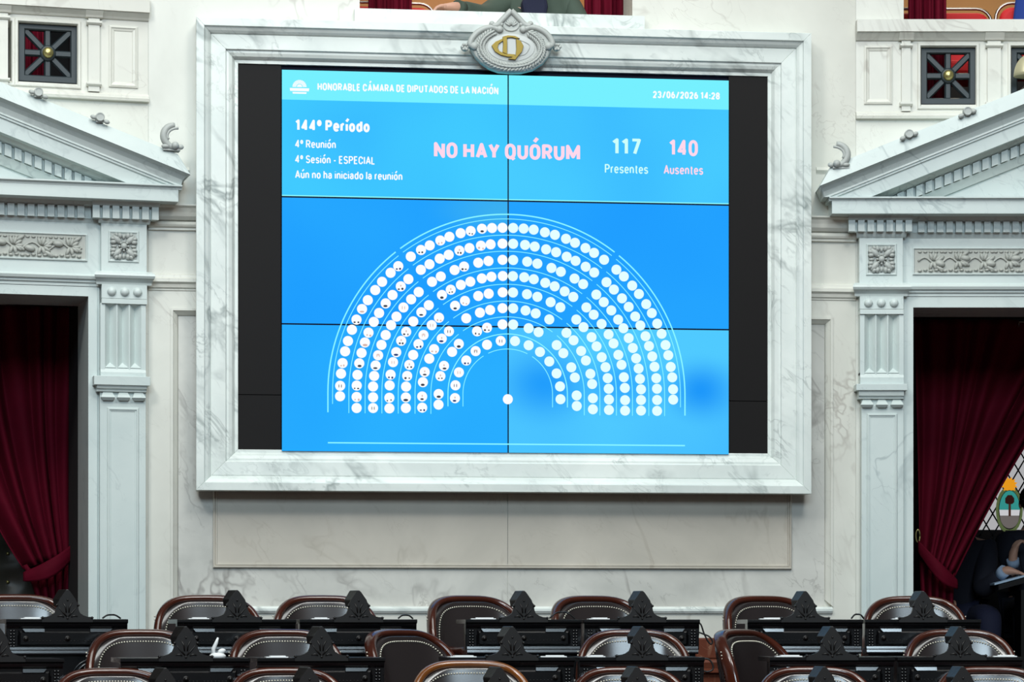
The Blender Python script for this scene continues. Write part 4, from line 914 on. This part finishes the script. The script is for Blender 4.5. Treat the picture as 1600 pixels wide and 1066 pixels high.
# ------------------------------------------------------------------ desks and armchairs (prototypes, then copies)
def copy_thing(src, label, loc, rz):
    r = src.copy(); C.objects.link(r); r.location = loc; r.rotation_euler = (0, 0, rz); r['label'] = label
    for ch in list(src.children):
        c_ = ch.copy(); C.objects.link(c_); c_.parent = r
        for gch in list(ch.children):
            d_ = gch.copy(); C.objects.link(d_); d_.parent = c_
    return r
DW, DH = .566, .80
def make_desk():
    t = thing('deputy_desk', '', 'desk', loc=(0, 0, 0), group='carved desks of the deputies')
    hw = DW/2-.004
    m = MB()
    m.along([(-.42, DH-.02), (.0, DH-.02), (.012, DH-.014), (.012, DH-.004), (.006, DH), (-.42, DH)], -hw, hw); m.build('desktop', M_EBONY, t)
    m = MB()
    m.box(-hw+.001, hw-.001, -.03, -.004, DH-.075, DH-.02)                       # fascia
    m.along([(-.03, DH-.022), (.008, DH-.022), (.004, DH-.034), (-.004, DH-.044), (-.03, DH-.044)], -hw+.004, hw-.004)
    m.box(-hw+.001, hw-.001, -.03, -.014, DH-.145, DH-.07)
    x0, x1 = -hw+.055, hw-.055; za, zb = DH-.122, DH-.045                       # raised drawer field with bevelled edges
    m.loft([[(x0, .014, zb), (x1, .014, zb), (x1, .014, za), (x0, .014, za)], [(x0, .006, zb-.002), (x1, .006, zb-.002), (x1, .006, za+.002), (x0, .006, za+.002)], [(x0+.012, -.012, zb-.018), (x1-.012, -.012, zb-.018), (x1-.012, -.012, za+.006), (x0+.012, -.012, za+.006)]])
    fp = m.build('front_panel', M_EBONY, t)
    zt_ = DH-.044
    for a_, c_ in ((-.205, -.105), (.105, .205)):                              # tilted polished strips that catch the added rear light
        m = MB(); k_ = .012 if a_ < 0 else 0; q_ = .012 if a_ > 0 else 0
        m.loft([[(a_, -.0135, zt_), (c_, -.0135, zt_), (c_-q_, -.0165, zt_-.015), (a_+k_, -.0165, zt_-.015)], [(a_, .004, zt_), (c_, .004, zt_), (c_-q_, .004, zt_-.015), (a_+k_, .004, zt_-.015)]]); m.build('bevel_strip', M_GLOSS, fp)
    m = MB()
    for i in range(24):
        if i % 8 == 0: continue
        m.ball((-.19+.38*i/24, -.0135, za+.022), .0028, seg=5, rings=4)
    m.build('bead_row', M_CREST, fp)
    for kx in (-.19, -.0, .19):
        m = MB(); m.ball((kx, -.018, za+.032), .0095, .012, seg=10, rings=7); m.loft([[(kx+r*math.cos(i*PI/6), -w, za+.032+r*math.sin(i*PI/6)) for i in range(12)] for r, w in ((.014, .011), (.013, .015), (.009, .016))], smooth=True); m.build('knob', M_CREST, fp)
    m = MB()
    m.along([(-.03, DH-.165), (.012, DH-.165), (.0145, DH-.160), (.0145, DH-.156), (.0120, DH-.145), (.004, DH-.144), (.004, DH-.140), (.0015, DH-.129), (-.008, DH-.128), (-.03, DH-.128)], -hw+.008, hw-.008); m.build('ledge', M_GLOSS, t)
    for sx in (-1, 1):
        m = MB(); xx = sx*(hw-.03)
        m.box(xx-.022, xx+.022, -.03, -.002, DH-.135, DH-.045)
        for i in range(6):
            for k in (-1, 1): m.ball((xx+k*.007, .0, DH-.055-.014*i), .006, .004, seg=6, rings=4)
        m.build('carved_bracket', M_EBONY, t)
    # apron with two round arches
    m = MB()
    zt, r_, zc_ = DH-.165, .095, DH-.29
    for sx in (-1, 1):
        cxx = sx*.125; n = 14
        L_ = [(cxx-.125 if sx < 0 else 0.0), (0.0 if sx < 0 else cxx+.125)]
        for i in range(n):
            a0, a1 = PI-PI*i/n, PI-PI*(i+1)/n
            p0, p1 = (cxx+r_*math.cos(a0), zc_+r_*math.sin(a0)), (cxx+r_*math.cos(a1), zc_+r_*math.sin(a1))
            m.prism([(p0[0], zt), p0, p1, (p1[0], zt)], -.03, -.008)
        for e0_, e1_ in ((cxx-.135 if sx < 0 else 0.0, cxx-r_), (cxx+r_, 0.0 if sx < 0 else cxx+.135)): m.box(e0_, e1_, -.03, -.008, zc_, zt)
        m.tube([(cxx+(r_-.004)*math.cos(PI*i/20), .008, zc_+(r_-.004)*math.sin(PI*i/20)) for i in range(21)], .007, 6)
        m.tube([(cxx+(r_+.012)*math.cos(PI*i/20), .008, zc_+(r_+.012)*math.sin(PI*i/20)) for i in range(21)], .004, 6)
    m.build('arched_apron', M_EBONY, t)
    for xx in (-.248, 0, .248):
        m = MB(); m.loft([[(xx+r*math.cos(i*PI/6), .019+r*math.sin(i*PI/6), z) for i in range(12)] for r, z in ((.02, 0), (.024, .05), (.014, .07), (.016, .3), (.018, .42), (.012, .45), (.022, .46), (.022, .475), (.026, .485), (.026, .515))], smooth=True); m.build('leg', M_EBONY, t)
    m = MB(); m.box(-hw+.02, -hw+.035, -.25, -.03, .2, DH-.02); m.build('side_panel', M_EBONY, t)
    m = MB(); m.box(hw-.035, hw-.02, -.25, -.03, .2, DH-.02); m.build('side_panel', M_EBONY, t)
    # crest
    half = [(.116, -.014), (.116, .002), (.121, .008), (.112, .010), (.092, .011), (.072, .018), (.058, .028), (.051, .043), (.049, .058), (.054, .063), (.049, .070), (.041, .080), (.037, .092), (.020, .116), (.010, .130), (.004, .134)]
    poly = half+[(-x, z) for x, z in reversed(half)]
    m = MB(); m.prism([(x, DH+z) for x, z in poly], -.012, .014)
    for sx in (-1, 1):
        for pts in (((.004, .012), (.02, .03), (.034, .046), (.04, .056)), ((.016, .010), (.030, .016), (.046, .012)), ((.006, .03), (.008, .055), (.02, .075))):
            m.tube([(sx*x, -.0145, DH+z) for x, z in pts], [.003, .0042, .002][:len(pts)]+[.001]*(len(pts)-3), 6)
        m.ball((sx*.049, -.014, DH+.064), .0065, .009, seg=8, rings=6)
        m.ball((sx*.113, -.008, DH+.006), .007, .012, seg=8, rings=6)
    m.ball((0, -.016, DH+.004), .005, seg=8, rings=6); m.ball((0, -.016, DH+.088), .0045, seg=8, rings=6)
    cr = m.build('crest', M_CREST, t)
    m = MB(); hp = [(.030, .06), (.036, .092), (.018, .118), (.005, .137), (-.005, .137), (-.018, .118), (-.036, .092), (-.030, .06)]
    m.loft([[(x*k-.014*j, -(w), DH+z) for x, z in hp] for k, w, j in ((1.0, .012, 0), (.92, -.03, 1), (.85, -.075, 2))]); m.build('crest_cap', M_CREST, cr, bevel=.003)
    return t
HWC = .262
def outline(k, n=34, inset=0.0):
    P = []; zc_, hz, e = .60, .307-inset, 2/3.5; hw = HWC-inset
    P.append((-hw*.93, .44)); P.append((-hw*.98, .52))
    for i in range(n+1):
        a = PI-PI*i/n; c_, s_ = math.cos(a), math.sin(a)
        P.append((hw*math.copysign(abs(c_)**e, c_), zc_+hz*abs(s_)**e))
    P.append((hw*.98, .52)); P.append((hw*.93, .44)); return P
def backy(x, z): return .235-.105*(abs(x)/HWC)**4.2+(z-.46)*.20   # plan curve of the barrel back and its recline
def make_chair():
    t = thing('deputy_armchair', '', 'chair', loc=(0, 0, 0), group='leather armchairs of the deputies')
    O_ = outline(1)
    # wooden frame: rounded section swept along the outline
    m = MB(); rings = []
    for i, (x, z) in enumerate(O_):
        a, c_ = O_[max(i-1, 0)], O_[min(i+1, len(O_)-1)]; tx, tz = c_[0]-a[0], c_[1]-a[1]; L_ = math.hypot(tx, tz) or 1; nx, nz = -tz/L_, tx/L_
        y = backy(x, z); r = []
        for k in range(12):
            th = 2*PI*k/12; u_, v_ = .018*math.copysign(abs(math.cos(th))**.7, math.cos(th)), .036*math.copysign(abs(math.sin(th))**.7, math.sin(th))
            r.append((x+nx*u_, y+v_+.012, z+nz*u_))
        rings.append(r)
    m.loft(rings, smooth=True); m.build('back_frame', M_MAHOG, t)
    # padded leather, inside and outside
    m = MB(); NI, NJ = 24, 22
    def lea(a, b_, side):
        phi = b_*PI/2; e = 2/3.5; hw, hz = HWC-.014, .307-.014
        if b_ < .12: zz, wid = .45+(.60-.45)*b_/.12, hw*(.95+.05*b_/.12)
        else:
            ph = (b_-.12)/.88*PI/2; zz, wid = .60+hz*math.sin(ph)**e, hw*max(1e-3, math.cos(ph))**e
        x = (2*a-1)*wid; ed = min(1, min(1-abs(2*a-1), (1-b_)*1.2)*6)
        puff = .024*(1-(1-ed)**2)+.004*math.cos((2*a-1)*PI/2)
        return (x, backy(x, zz)-.012-puff if side else backy(x, zz)+.042+puff*.4, zz)
    sheet(m, lambda a, b_: lea(a, b_, 1), NI, NJ); m.build('backrest', M_LEATHER, t)
    m = MB(); sheet(m, lambda a, b_: lea(a, b_, 0), NI, NJ); m.build('outer_back', M_LEATHER, t)
    # brass nails just inside the frame
    m = MB(); I_ = outline(1, 60, .040); acc = 0
    for p, q in zip(I_, I_[1:]):
        L_ = math.hypot(q[0]-p[0], q[1]-p[1]); k = acc
        while k < L_:
            x, z = p[0]+(q[0]-p[0])*k/L_, p[1]+(q[1]-p[1])*k/L_
            m.ball((x, backy(x, z)-.040, z), .0048, seg=6, rings=4); k += .0125
        acc = k-L_
    m.build('nail_trim', M_NAIL, t)
    m = MB(); acc = 0                                # nails on the outer edge of the wings
    for sx in (-1, 1):
        for i in range(24): m.ball((sx*(HWC+.0), backy(HWC, .46+.0155*i)+.05, .46+.0155*i), .0045, seg=6, rings=4)
    m.build('wing_nails', M_NAIL, t)
    m = MB(); P = []
    for k in range(28):
        a = 2*PI*k/28; e = .55; P.append((.24*math.copysign(abs(math.cos(a))**e, math.cos(a)), -.03+.235*math.copysign(abs(math.sin(a))**e, math.sin(a))))
    m.loft([[(x*s_, y*s_, z) for x, y in P] for s_, z in ((.96, .38), (1, .40), (1, .44), (.95, .465), (.7, .48), (.2, .485))], smooth=True); m.build('seat', M_LEATHER, t)
    m = MB(); m.loft([[(x*s_, y*s_, z) for x, y in P] for s_, z in ((1.0, .33), (1.02, .34), (1.02, .375), (1, .38))]); m.build('seat_rail', M_MAHOG, t)
    for sx in (-1, 1):
        m = MB(); m.tube([(sx*.235, .15, .64), (sx*.247, .02, .645), (sx*.247, -.12, .64), (sx*.245, -.2, .615), (sx*.242, -.21, .56), (sx*.245, -.17, .48), (sx*.235, -.15, .37)], [.022, .024, .026, .024, .02, .02, .022], 10); m.build('armrest', M_MAHOG, t)
        for y in (-.2, .17):
            m = MB(); m.tube([(sx*.2, y, .34), (sx*.205, y+.01, .18), (sx*.215, y+(.02 if y > 0 else -.02), 0.0)], [.026, .02, .015], 8); m.build('leg', M_MAHOG, t)
    return t
ROWS = [(13.2, 0.0, [105, 370, 560, 818, 1003, 1258, 1442]), (12.2, -.17, [-4, 290, 502, 800, 1003, 1300, 1500]), (11.3, -.335, [258, 483, 780, 995, 1288, 1504])]
ordinal = ['far left', 'second from the left', 'third from the left', 'middle', 'fourth from the left', 'fifth from the left', 'far right']
DL = [['by the left curtain', 'left of the pair below the frame\'s left corner', 'right of the pair below the frame\'s left corner', 'below the screen centre, left of a pair', 'below the screen right half, right of a pair', 'left of the pair by the right pilaster', 'before the right doorway curtain'],
      ['cut off by the left picture edge', 'with a white bent device on it', 'joined to the one with the white device', 'behind the amber-edged chair at the bottom', 'facing the red-brown marble gap', 'before the chair turned side-on at right', 'at the right picture edge'],
      ['bottom left', 'second from left along the bottom', 'before the amber-edged chair, bottom centre', 'before the bottom chair under NO HAY QUORUM numbers', 'second from right along the bottom', 'bottom right corner']]
RN = ['back row', 'middle row', 'front row']
desk0, chair0 = make_desk(), make_chair()
def put(proto, first, label, loc, rz):
    if first: proto.location = loc; proto.rotation_euler = (0, 0, rz); proto['label'] = label; return proto
    return copy_thing(proto, label, loc, rz)
n = 0
for ri, (dep, fl, xs_) in enumerate(ROWS):
    for i, x in enumerate(xs_):
        p = row_pt(x, dep); p.z = fl
        put(desk0, n == 0, 'dark carved desk with crest, %s, %s' % (RN[ri], DL[ri][i]), p, ang(x)); n += 1
CH = [[(36, 0, 'at the left picture edge before the left curtain'), (337, 2, 'left of the pair under the frame\'s left corner'), (522, 3, 'right of the pair under the lower wall panel'), (776, 20, 'turned aside, left of the pair below the screen'), (966, 17, 'turned aside, right of the pair below the screen'), (1238, 20, 'turned aside, next to the red-brown marble gap'), (1440, 0, 'in front of the right doorway curtain')],
      [(242, 5, 'beside the white bent device'), (462, 4, 'right neighbour of the one by the white device'), (697, 36, 'turned sharply, left of the amber-edged one'), (998, -2, 'bright leather, before the red-brown marble gap'), (1246, 50, 'turned side-on showing its nailed outer wing'), (1512, 0, 'at the right picture edge')],
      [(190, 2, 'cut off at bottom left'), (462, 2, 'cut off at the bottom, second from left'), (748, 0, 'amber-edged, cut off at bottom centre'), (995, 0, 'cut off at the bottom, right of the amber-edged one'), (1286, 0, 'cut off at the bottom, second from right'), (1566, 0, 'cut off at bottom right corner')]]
n = 0
for ri, L_ in enumerate(CH):
    dep, fl, _ = ROWS[ri]
    for x, rt, lb in L_:
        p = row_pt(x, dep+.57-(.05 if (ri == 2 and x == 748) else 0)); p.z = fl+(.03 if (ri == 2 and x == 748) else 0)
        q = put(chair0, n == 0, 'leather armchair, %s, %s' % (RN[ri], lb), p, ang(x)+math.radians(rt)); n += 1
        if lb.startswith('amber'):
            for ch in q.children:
                if ch.name.startswith('back_frame'): ch.material_slots[0].link = 'OBJECT'; ch.material_slots[0].material = M_AMBER_SHEEN
# papers, cables and the white device on the desks
def on_desk(ri, px, back=.06, up=0.0): # point on the desk top seen at column px, back metres behind the front edge
    dep, fl, _ = ROWS[ri]; p = row_pt(px, dep+back); p.z = fl+DH+up; return p
k = 0
PAPERS = [(0, 48, 'on the far left back-row desk'), (0, 310, 'on the back-row desk below the frame\'s left corner'), (0, 500, 'on the third back-row desk'), (0, 755, 'on the back-row desk below the screen centre'), (0, 935, 'on the back-row desk below AUSENTES side'), (0, 1205, 'on the back-row desk by the marble gap'), (0, 1408, 'on the back-row desk before the right curtain'),
          (1, 432, 'on the middle-row desk in front of a bright chair'), (1, 722, 'on the middle-row desk beside the sharply turned chair'), (1, 865, 'on the middle-row desk right of its crest, centre'), (1, 930, 'on the middle-row desk before the bright chair'), (1, 1232, 'on the middle-row desk before the side-on chair'), (1, 1570, 'on the rightmost middle-row desk')]
for ri, x, lb in PAPERS:
    p = on_desk(ri, x, .05); m = MB(); w_ = random.uniform(.04, .06)
    m.box(-w_, w_, -.04, .03, .0005, .005); m.box(-w_*.6, w_*.8, -.03, .02, .005, .009)
    o = m.build('paper_slip', M_PAPER); o.location = p; o.rotation_euler = (0, 0, ang(x)+random.uniform(-.1, .1)); tag(o, 'flat white paper slips '+lb, 'paper', 'papers on the desks')
def cable(pts, label, r=.004):
    m = MB(); P = [Vector(q) for q in pts]; out = []
    for i in range(len(P)-1):
        p0, p1, p2, p3 = P[max(i-1, 0)], P[i], P[i+1], P[min(i+2, len(P)-1)]
        for j in range(8):
            t_ = j/8; out.append(0.5*((2*p1)+(p2-p0)*t_+(2*p0-5*p1+4*p2-p3)*t_*t_+(3*p1-p0-3*p2+p3)*t_**3))
    out.append(P[-1]); m.tube(out, r, 6); return tag(m.build('cable', M_CABLE), label, 'cable', 'black cables on the desks')
for ri, x0_, x1_, hgt, lb in ((0, 160, 188, .018, 'black cable loop on the right end of the far left desk'), (0, 622, 645, .018, 'black cable loop on the desk end right of the crest under the panel'), (0, 858, 898, .03, 'black cable arched over the gap of the desks below the screen centre'), (0, 1330, 1350, .022, 'black cable loop on the desk end by the right pilaster')):
    a_, c_ = on_desk(ri, x0_, .08), on_desk(ri, x1_, .08); md_ = (a_+c_)/2
    cable([a_+Vector((0, 0, .004)), a_*.75+c_*.25+Vector((0, 0, hgt)), md_+Vector((0, .02, hgt*1.15)), c_*.75+a_*.25+Vector((0, 0, hgt)), c_+Vector((0, .01, .004))], lb)
def free(px, py, dep): d = dep*g(px); return Vector(((px-CX)/F*d, d, ZC-(py-HY)/F*d))
cable([free(x, y, 13.3) for x, y in ((1089, 973), (1095, 976), (1100, 990), (1106, 1002), (1111, 1007), (1113, 1002), (1108, 995), (1099, 991), (1091, 988))], 'black cable looping down before the red-brown marble, back-row desk end')
cable([free(x, y, 12.3) for x, y in ((1098, 1029), (1108, 1031), (1114, 1040), (1113, 1047), (1106, 1050), (1100, 1049))], 'short black cable curving at the middle-row desk end by the marble gap')
t = thing('desk_microphone', 'white bent device standing on the middle-row desk beside the chair', 'microphone', loc=on_desk(1, 340, .12))
b0 = on_desk(1, 340, .12)
m = MB(); m.loft([[(r*math.cos(i*PI/8), r*math.sin(i*PI/8), z) for i in range(16)] for r, z in ((.036, 0), (.036, .01), (.028, .018), (.012, .022))], smooth=True); m.build('base', M_PAPER, t)
m = MB(); m.tube([(-.02, 0, .015), (-.018, 0, .04), (-.006, 0, .065), (.002, 0, .088)], [.008, .009, .008, .004], 8); m.build('stem', M_PAPER, t)
m = MB(); m.ball((.018, 0, .028), .018, .016, .012, rot=.3); m.build('head', M_PAPER, t)

# ------------------------------------------------------------------ people
def skin(name, nodes, edges, mat, parent, sub=2):
    """nodes: {key: ((u, w, z), radius)}; the first node is the root"""
    bm = bmesh.new(); lay = bm.verts.layers.skin.verify(); V = {}
    for i, (k_, (p, r)) in enumerate(nodes.items()):
        v = bm.verts.new((p[0], -p[1], p[2])); V[k_] = v
        v[lay].radius = (r, r) if not isinstance(r, tuple) else r; v[lay].use_root = (i == 0)
    for a_, c_ in edges: bm.edges.new((V[a_], V[c_]))
    me = bpy.data.meshes.new('tmp'); bm.to_mesh(me); bm.free()
    o = bpy.data.objects.new('tmp', me); C.objects.link(o)
    o.modifiers.new('skin', 'SKIN').use_smooth_shade = True; s_ = o.modifiers.new('sub', 'SUBSURF'); s_.levels = sub; s_.render_levels = sub
    me2 = bpy.data.meshes.new_from_object(o.evaluated_get(bpy.context.evaluated_depsgraph_get())); bpy.data.objects.remove(o)
    me2.name = name; me2.materials.clear(); me2.materials.append(mat)
    for p in me2.polygons: p.use_smooth = True; p.material_index = 0
    q = bpy.data.objects.new(name, me2); C.objects.link(q); q.parent = parent; return q
def chain(N_, E_, keys, pts, rads, start=None):
    prev = start
    for k_, p, r in zip(keys, pts, rads):
        N_[k_] = (p, r)
        if prev: E_.append((prev, k_))
        prev = k_
def hand(N_, E_, wrist, pre, p, d, side, palmn, curl=.5, s=1.0):
    """hand at wrist point p heading along d, fingers spread along side, curling along palmn"""
    p, d, side, palmn = (Vector(q) for q in (p, d, side, palmn)); d.normalize(); side.normalize(); palmn.normalize()
    N_[pre+'palm'] = (tuple(p+d*.045*s), (.030*s, .018*s)); E_.append((wrist, pre+'palm'))
    for i, (o_, L_) in enumerate(((-.030, .068), (-.010, .078), (.010, .073), (.029, .058))):
        root = p+d*.085*s+side*o_*s; k_ = pre+'f%d' % i; a1 = curl
        N_[k_+'r'] = (tuple(root), .0105*s); E_.append((pre+'palm', k_+'r'))
        d1 = (d*math.cos(a1*.6)+palmn*math.sin(a1*.6)); d2 = d*math.cos(a1*1.5)+palmn*math.sin(a1*1.5); d3 = d*math.cos(a1*2.3)+palmn*math.sin(a1*2.3)
        a_ = root+d1*L_*.45*s; b_ = a_+d2*L_*.32*s; c_ = b_+d3*L_*.25*s
        for nm, q, r in (('a', a_, .009), ('b', b_, .0082), ('c', c_, .007)): N_[k_+nm] = (tuple(q), r*s)
        E_ += [(k_+'r', k_+'a'), (k_+'a', k_+'b'), (k_+'b', k_+'c')]
    th = p+d*.03*s-side*.034*s+palmn*.008*s; t2 = th+(d*.6-side*.8+palmn*.25).normalized()*.034*s; t3 = t2+(d*.9-side*.3+palmn*.4).normalized()*.028*s
    for nm, q, r in (('t1', th, .012), ('t2', t2, .0105), ('t3', t3, .008)): N_[pre+nm] = (tuple(q), r*s)
    E_ += [(pre+'palm', pre+'t1'), (pre+'t1', pre+'t2'), (pre+'t2', pre+'t3')]
def person(name, label, bay, base, pose, skinm=M_SKIN, jacket=M_SUIT, shirt=M_SHIRT, trousers=M_SUIT):
    """seated figure; pose gives joints as offsets (u, w, z) from the pelvis"""
    t = thing(name, label, 'person', bay, (0, 0, 0), loc=None) if False else None
    t = bpy.data.objects.new(name, None); C.objects.link(t); t.location = bay.world(*base); t.rotation_euler = (0, 0, bay.a); tag(t, label, 'person')
    J = pose; N_, E_ = {}, []
    chain(N_, E_, ['pelvis', 'waist', 'chest', 'neckb', 'neck', 'head', 'crown'], [J['pelvis'], J['waist'], J['chest'], J['neckb'], J['neck'], J['head'], J['crown']], [.13, .125, .14, .075, .055, .085, .06])
    for s_ in 'LR':
        chain(N_, E_, [s_+'sh', s_+'el', s_+'wr'], [J[s_+'sh'], J[s_+'el'], J[s_+'wr']], [.065, .045, .030], 'chest')
        chain(N_, E_, [s_+'hip', s_+'kn', s_+'an', s_+'toe'], [J[s_+'hip'], J[s_+'kn'], J[s_+'an'], J[s_+'toe']], [.095, .065, .045, .035], 'pelvis')
        hd = J[s_+'hand']; hand(N_, E_, s_+'wr', s_, J[s_+'wr'], hd[0], hd[1], hd[2], hd[3])
    fd = Vector(J['face']).normalized(); hp = Vector(J['head'])
    body = skin('body', N_, E_, skinm, t)
    # face: nose, ears, eyes, mouth
    sd = fd.cross(Vector((0, 0, 1))).normalized()
    def FP(f, s_, z): q = hp+fd*f+sd*s_+Vector((0, 0, z)); return (q.x, -q.y, q.z)
    m = MB(); m.ball(FP(.098, 0, .0), .014, .016, .024); m.build('nose', skinm, t)
    for s_ in (-1, 1):
        m = MB(); m.ball(FP(0, s_*.085, .0), .012, .02, .03); m.build('ear', skinm, t)
        m = MB(); m.ball(FP(.082, s_*.03, .025), .011, .011, .008); m.build('eye', M_HAIR, t)
    m = MB(); m.ball(FP(.084, 0, -.04), .02, .012, .006); m.build('mouth', plain('lips', rgb(140, 80, 74), .5), t)
    hb = hp-fd*.018+Vector((0, 0, .035)); m = MB(); m.ball((hb.x, -hb.y, hb.z), .094, .094, .092, seg=18, rings=12); m.build('hair', M_HAIR, t)
    # clothes
    N2, E2 = {}, []
    chain(N2, E2, ['pelvis', 'waist', 'chest', 'collar'], [Vector(J['pelvis'])+Vector((0, 0, .02)), J['waist'], J['chest'], Vector(J['neckb'])+Vector((0, 0, -.01))], [.165, .16, .172, .085])
    for s_ in 'LR':
        wr = Vector(J[s_+'wr']); el = Vector(J[s_+'el']); cf = wr+(el-wr).normalized()*.035
        chain(N2, E2, [s_+'sh', s_+'m', s_+'el', s_+'wr'], [J[s_+'sh'], tuple((Vector(J[s_+'sh'])+el)/2), J[s_+'el'], tuple(cf)], [.088, .072, .066, .046], 'chest')
    skin('jacket', N2, E2, jacket, t)
    N3, E3 = {}, []; N3['pelvis'] = (J['pelvis'], .15)
    for s_ in 'LR': chain(N3, E3, [s_+'hip', s_+'kn', s_+'an'], [J[s_+'hip'], J[s_+'kn'], Vector(J[s_+'an'])+Vector((0, 0, .05))], [.11, .085, .065], 'pelvis')
    skin('trousers', N3, E3, trousers, t)
    for s_ in 'LR':
        wr = Vector(J[s_+'wr']); el = Vector(J[s_+'el']); v = (el-wr).normalized()
        m = MB(); q = [wr+v*k for k in (.01, .06)]; m.tube([(p.x, -p.y, p.z) for p in q], .040, 12); m.build('cuff', shirt, t)
    return t
def rel(base, bay, px, py, w): u, z = bay.px(px, py, w); return (u-base[0], w-base[1], z-base[2])
def seated(**kw):
    J = dict(pelvis=(0, 0, 0), waist=(0, .02, .16), chest=(0, .05, .36), neckb=(0, .06, .52), neck=(0, .08, .57), head=(0, .11, .69), crown=(0, .10, .77),
             Lsh=(-.19, .05, .43), Rsh=(.19, .05, .43), Lel=(-.24, .18, .2), Rel=(.24, .18, .2), Lwr=(-.2, .38, .22), Rwr=(.2, .38, .22),
             Lhip=(-.1, .04, -.02), Rhip=(.1, .04, -.02), Lkn=(-.13, .42, .02), Rkn=(.13, .42, .02), Lan=(-.13, .40, -.38), Ran=(.13, .40, -.38), Ltoe=(-.13, .55, -.43), Rtoe=(.13, .55, -.43),
             Lhand=((0, 1, 0), (1, 0, 0), (0, 0, -1), .4), Rhand=((0, 1, 0), (1, 0, 0), (0, 0, -1), .4), face=(0, 1, 0))
    J.update(kw); return J
# spectator leaning on the gallery parapet
bu = MID.u(838, -.35); base = (bu, -.50, sill_z-.30)
hp_ = rel(base, MID, 712, 10, -.06)
pose = seated(chest=(0, .10, .36), neckb=(0, .14, .53), neck=(0, .16, .58), head=(0, .2, .70), crown=(0, .2, .78), Lsh=(-.2, .12, .43), Rsh=(.2, .12, .43),
              Lel=(-.30, .24, .34), Lwr=hp_, Lhand=((-1, .12, -.12), (0, 1, .1), (0, 0, -1), .55), Rel=(.25, .26, .26), Rwr=(.06, .30, .08), Rhand=((-1, 0, -.2), (0, 0, 1), (0, -1, 0), .5),
              Lkn=(-.12, .03, -.36), Rkn=(.12, .03, -.36), Lan=(-.13, -.05, -.60), Ran=(.13, -.05, -.60), Ltoe=(-.13, .06, -.63), Rtoe=(.13, .06, -.63), face=(0, 1, -.15))
pg = person('person', 'spectator in an olive green jacket leaning on the parapet above the cartouche', MID, base, pose, jacket=M_GREENJ, shirt=M_GREENJ, trousers=M_NAVY)
m = MB()
P = [(bu_, z_) for bu_, z_ in ((-.075, .30), (.03, .30), (.05, .40), (.03, .5), (-.05, .5), (-.1, .42))]
m.loft([[(u_, -w_, z_) for u_, z_ in P] for w_ in (.20, .285)]); m.build('shirt', M_NAVY, pg, bevel=.02)
# seated person in the right doorway, hand on the papers, and a neighbour at the picture edge
bu = RIGHT.u(1500, -2.1); base = (bu, -2.2, .82)
w1_ = rel(base, RIGHT, 1572, 890, -1.74)
pose = seated(Rel=(.10, .30, .16), Rwr=w1_, Rhand=((1, .1, -.28), (0, 1, 0), (0, 0, -1), .3), Lwr=(-.12, .36, .1), face=(.6, 1, 0), Lel=(-.25, .15, .18))
person('person', 'person in a dark navy suit half hidden by the right curtain, hand on papers', RIGHT, base, pose, trousers=M_NAVY)
bu = RIGHT.u(1614, -2.55); base = (bu, -2.55, .87)
w2_ = rel(base, RIGHT, 1582, 872, -2.2)
pose = seated(Lel=(-.16, .28, .18), Lwr=w2_, Lhand=((.25, .1, 1), (.3, 1, 0), (1, -.3, 0), 1.1), Rwr=(.1, .4, .15), head=(-.02, .1, .68), face=(-.7, 1, 0))
person('person', 'dark-haired person at the right picture edge with one hand raised', RIGHT, base, pose)
# papers on a dark side table
tw = -1.74; u0, z0 = RIGHT.px(1549, 915, tw); u1 = RIGHT.u(1700, tw)
m = MB(); m.loft([[(u0, -tw+y, z0+.0+dz) for y, dz in ((-.11, 0), (-.11, .012), (.12, .012), (.12, 0))], [(u1, -tw+y, z0+(u1-u0)*.27+dz) for y, dz in ((-.11, 0), (-.11, .012), (.12, .012), (.12, 0))]])
tag(m.build('paper_folder', plain('pale_blue_paper', rgb(176, 200, 222), .6), bay=RIGHT), 'pale blue sheaf of papers under the hand in the right doorway', 'paper')
t = thing('side_table', 'dark low table under the papers in the right doorway', 'table', RIGHT, (RIGHT.u(1640, tw), tw, 0))
m = MB(); m.loft([[(u0+.02, -tw+y, z0-.03+dz) for y, dz in ((-.14, 0), (-.14, .03), (.16, .03), (.16, 0))], [(u1, -tw+y, z0-.03+(u1-u0-.02)*.27+dz) for y, dz in ((-.14, 0), (-.14, .03), (.16, .03), (.16, 0))]]); m.build('sloped_top', M_EBONY, t)
m = MB(); m.box(u0+.16, u1-.02, tw-.1, tw+.12, .36, z0-.03); m.build('pedestal', M_EBONY, t)
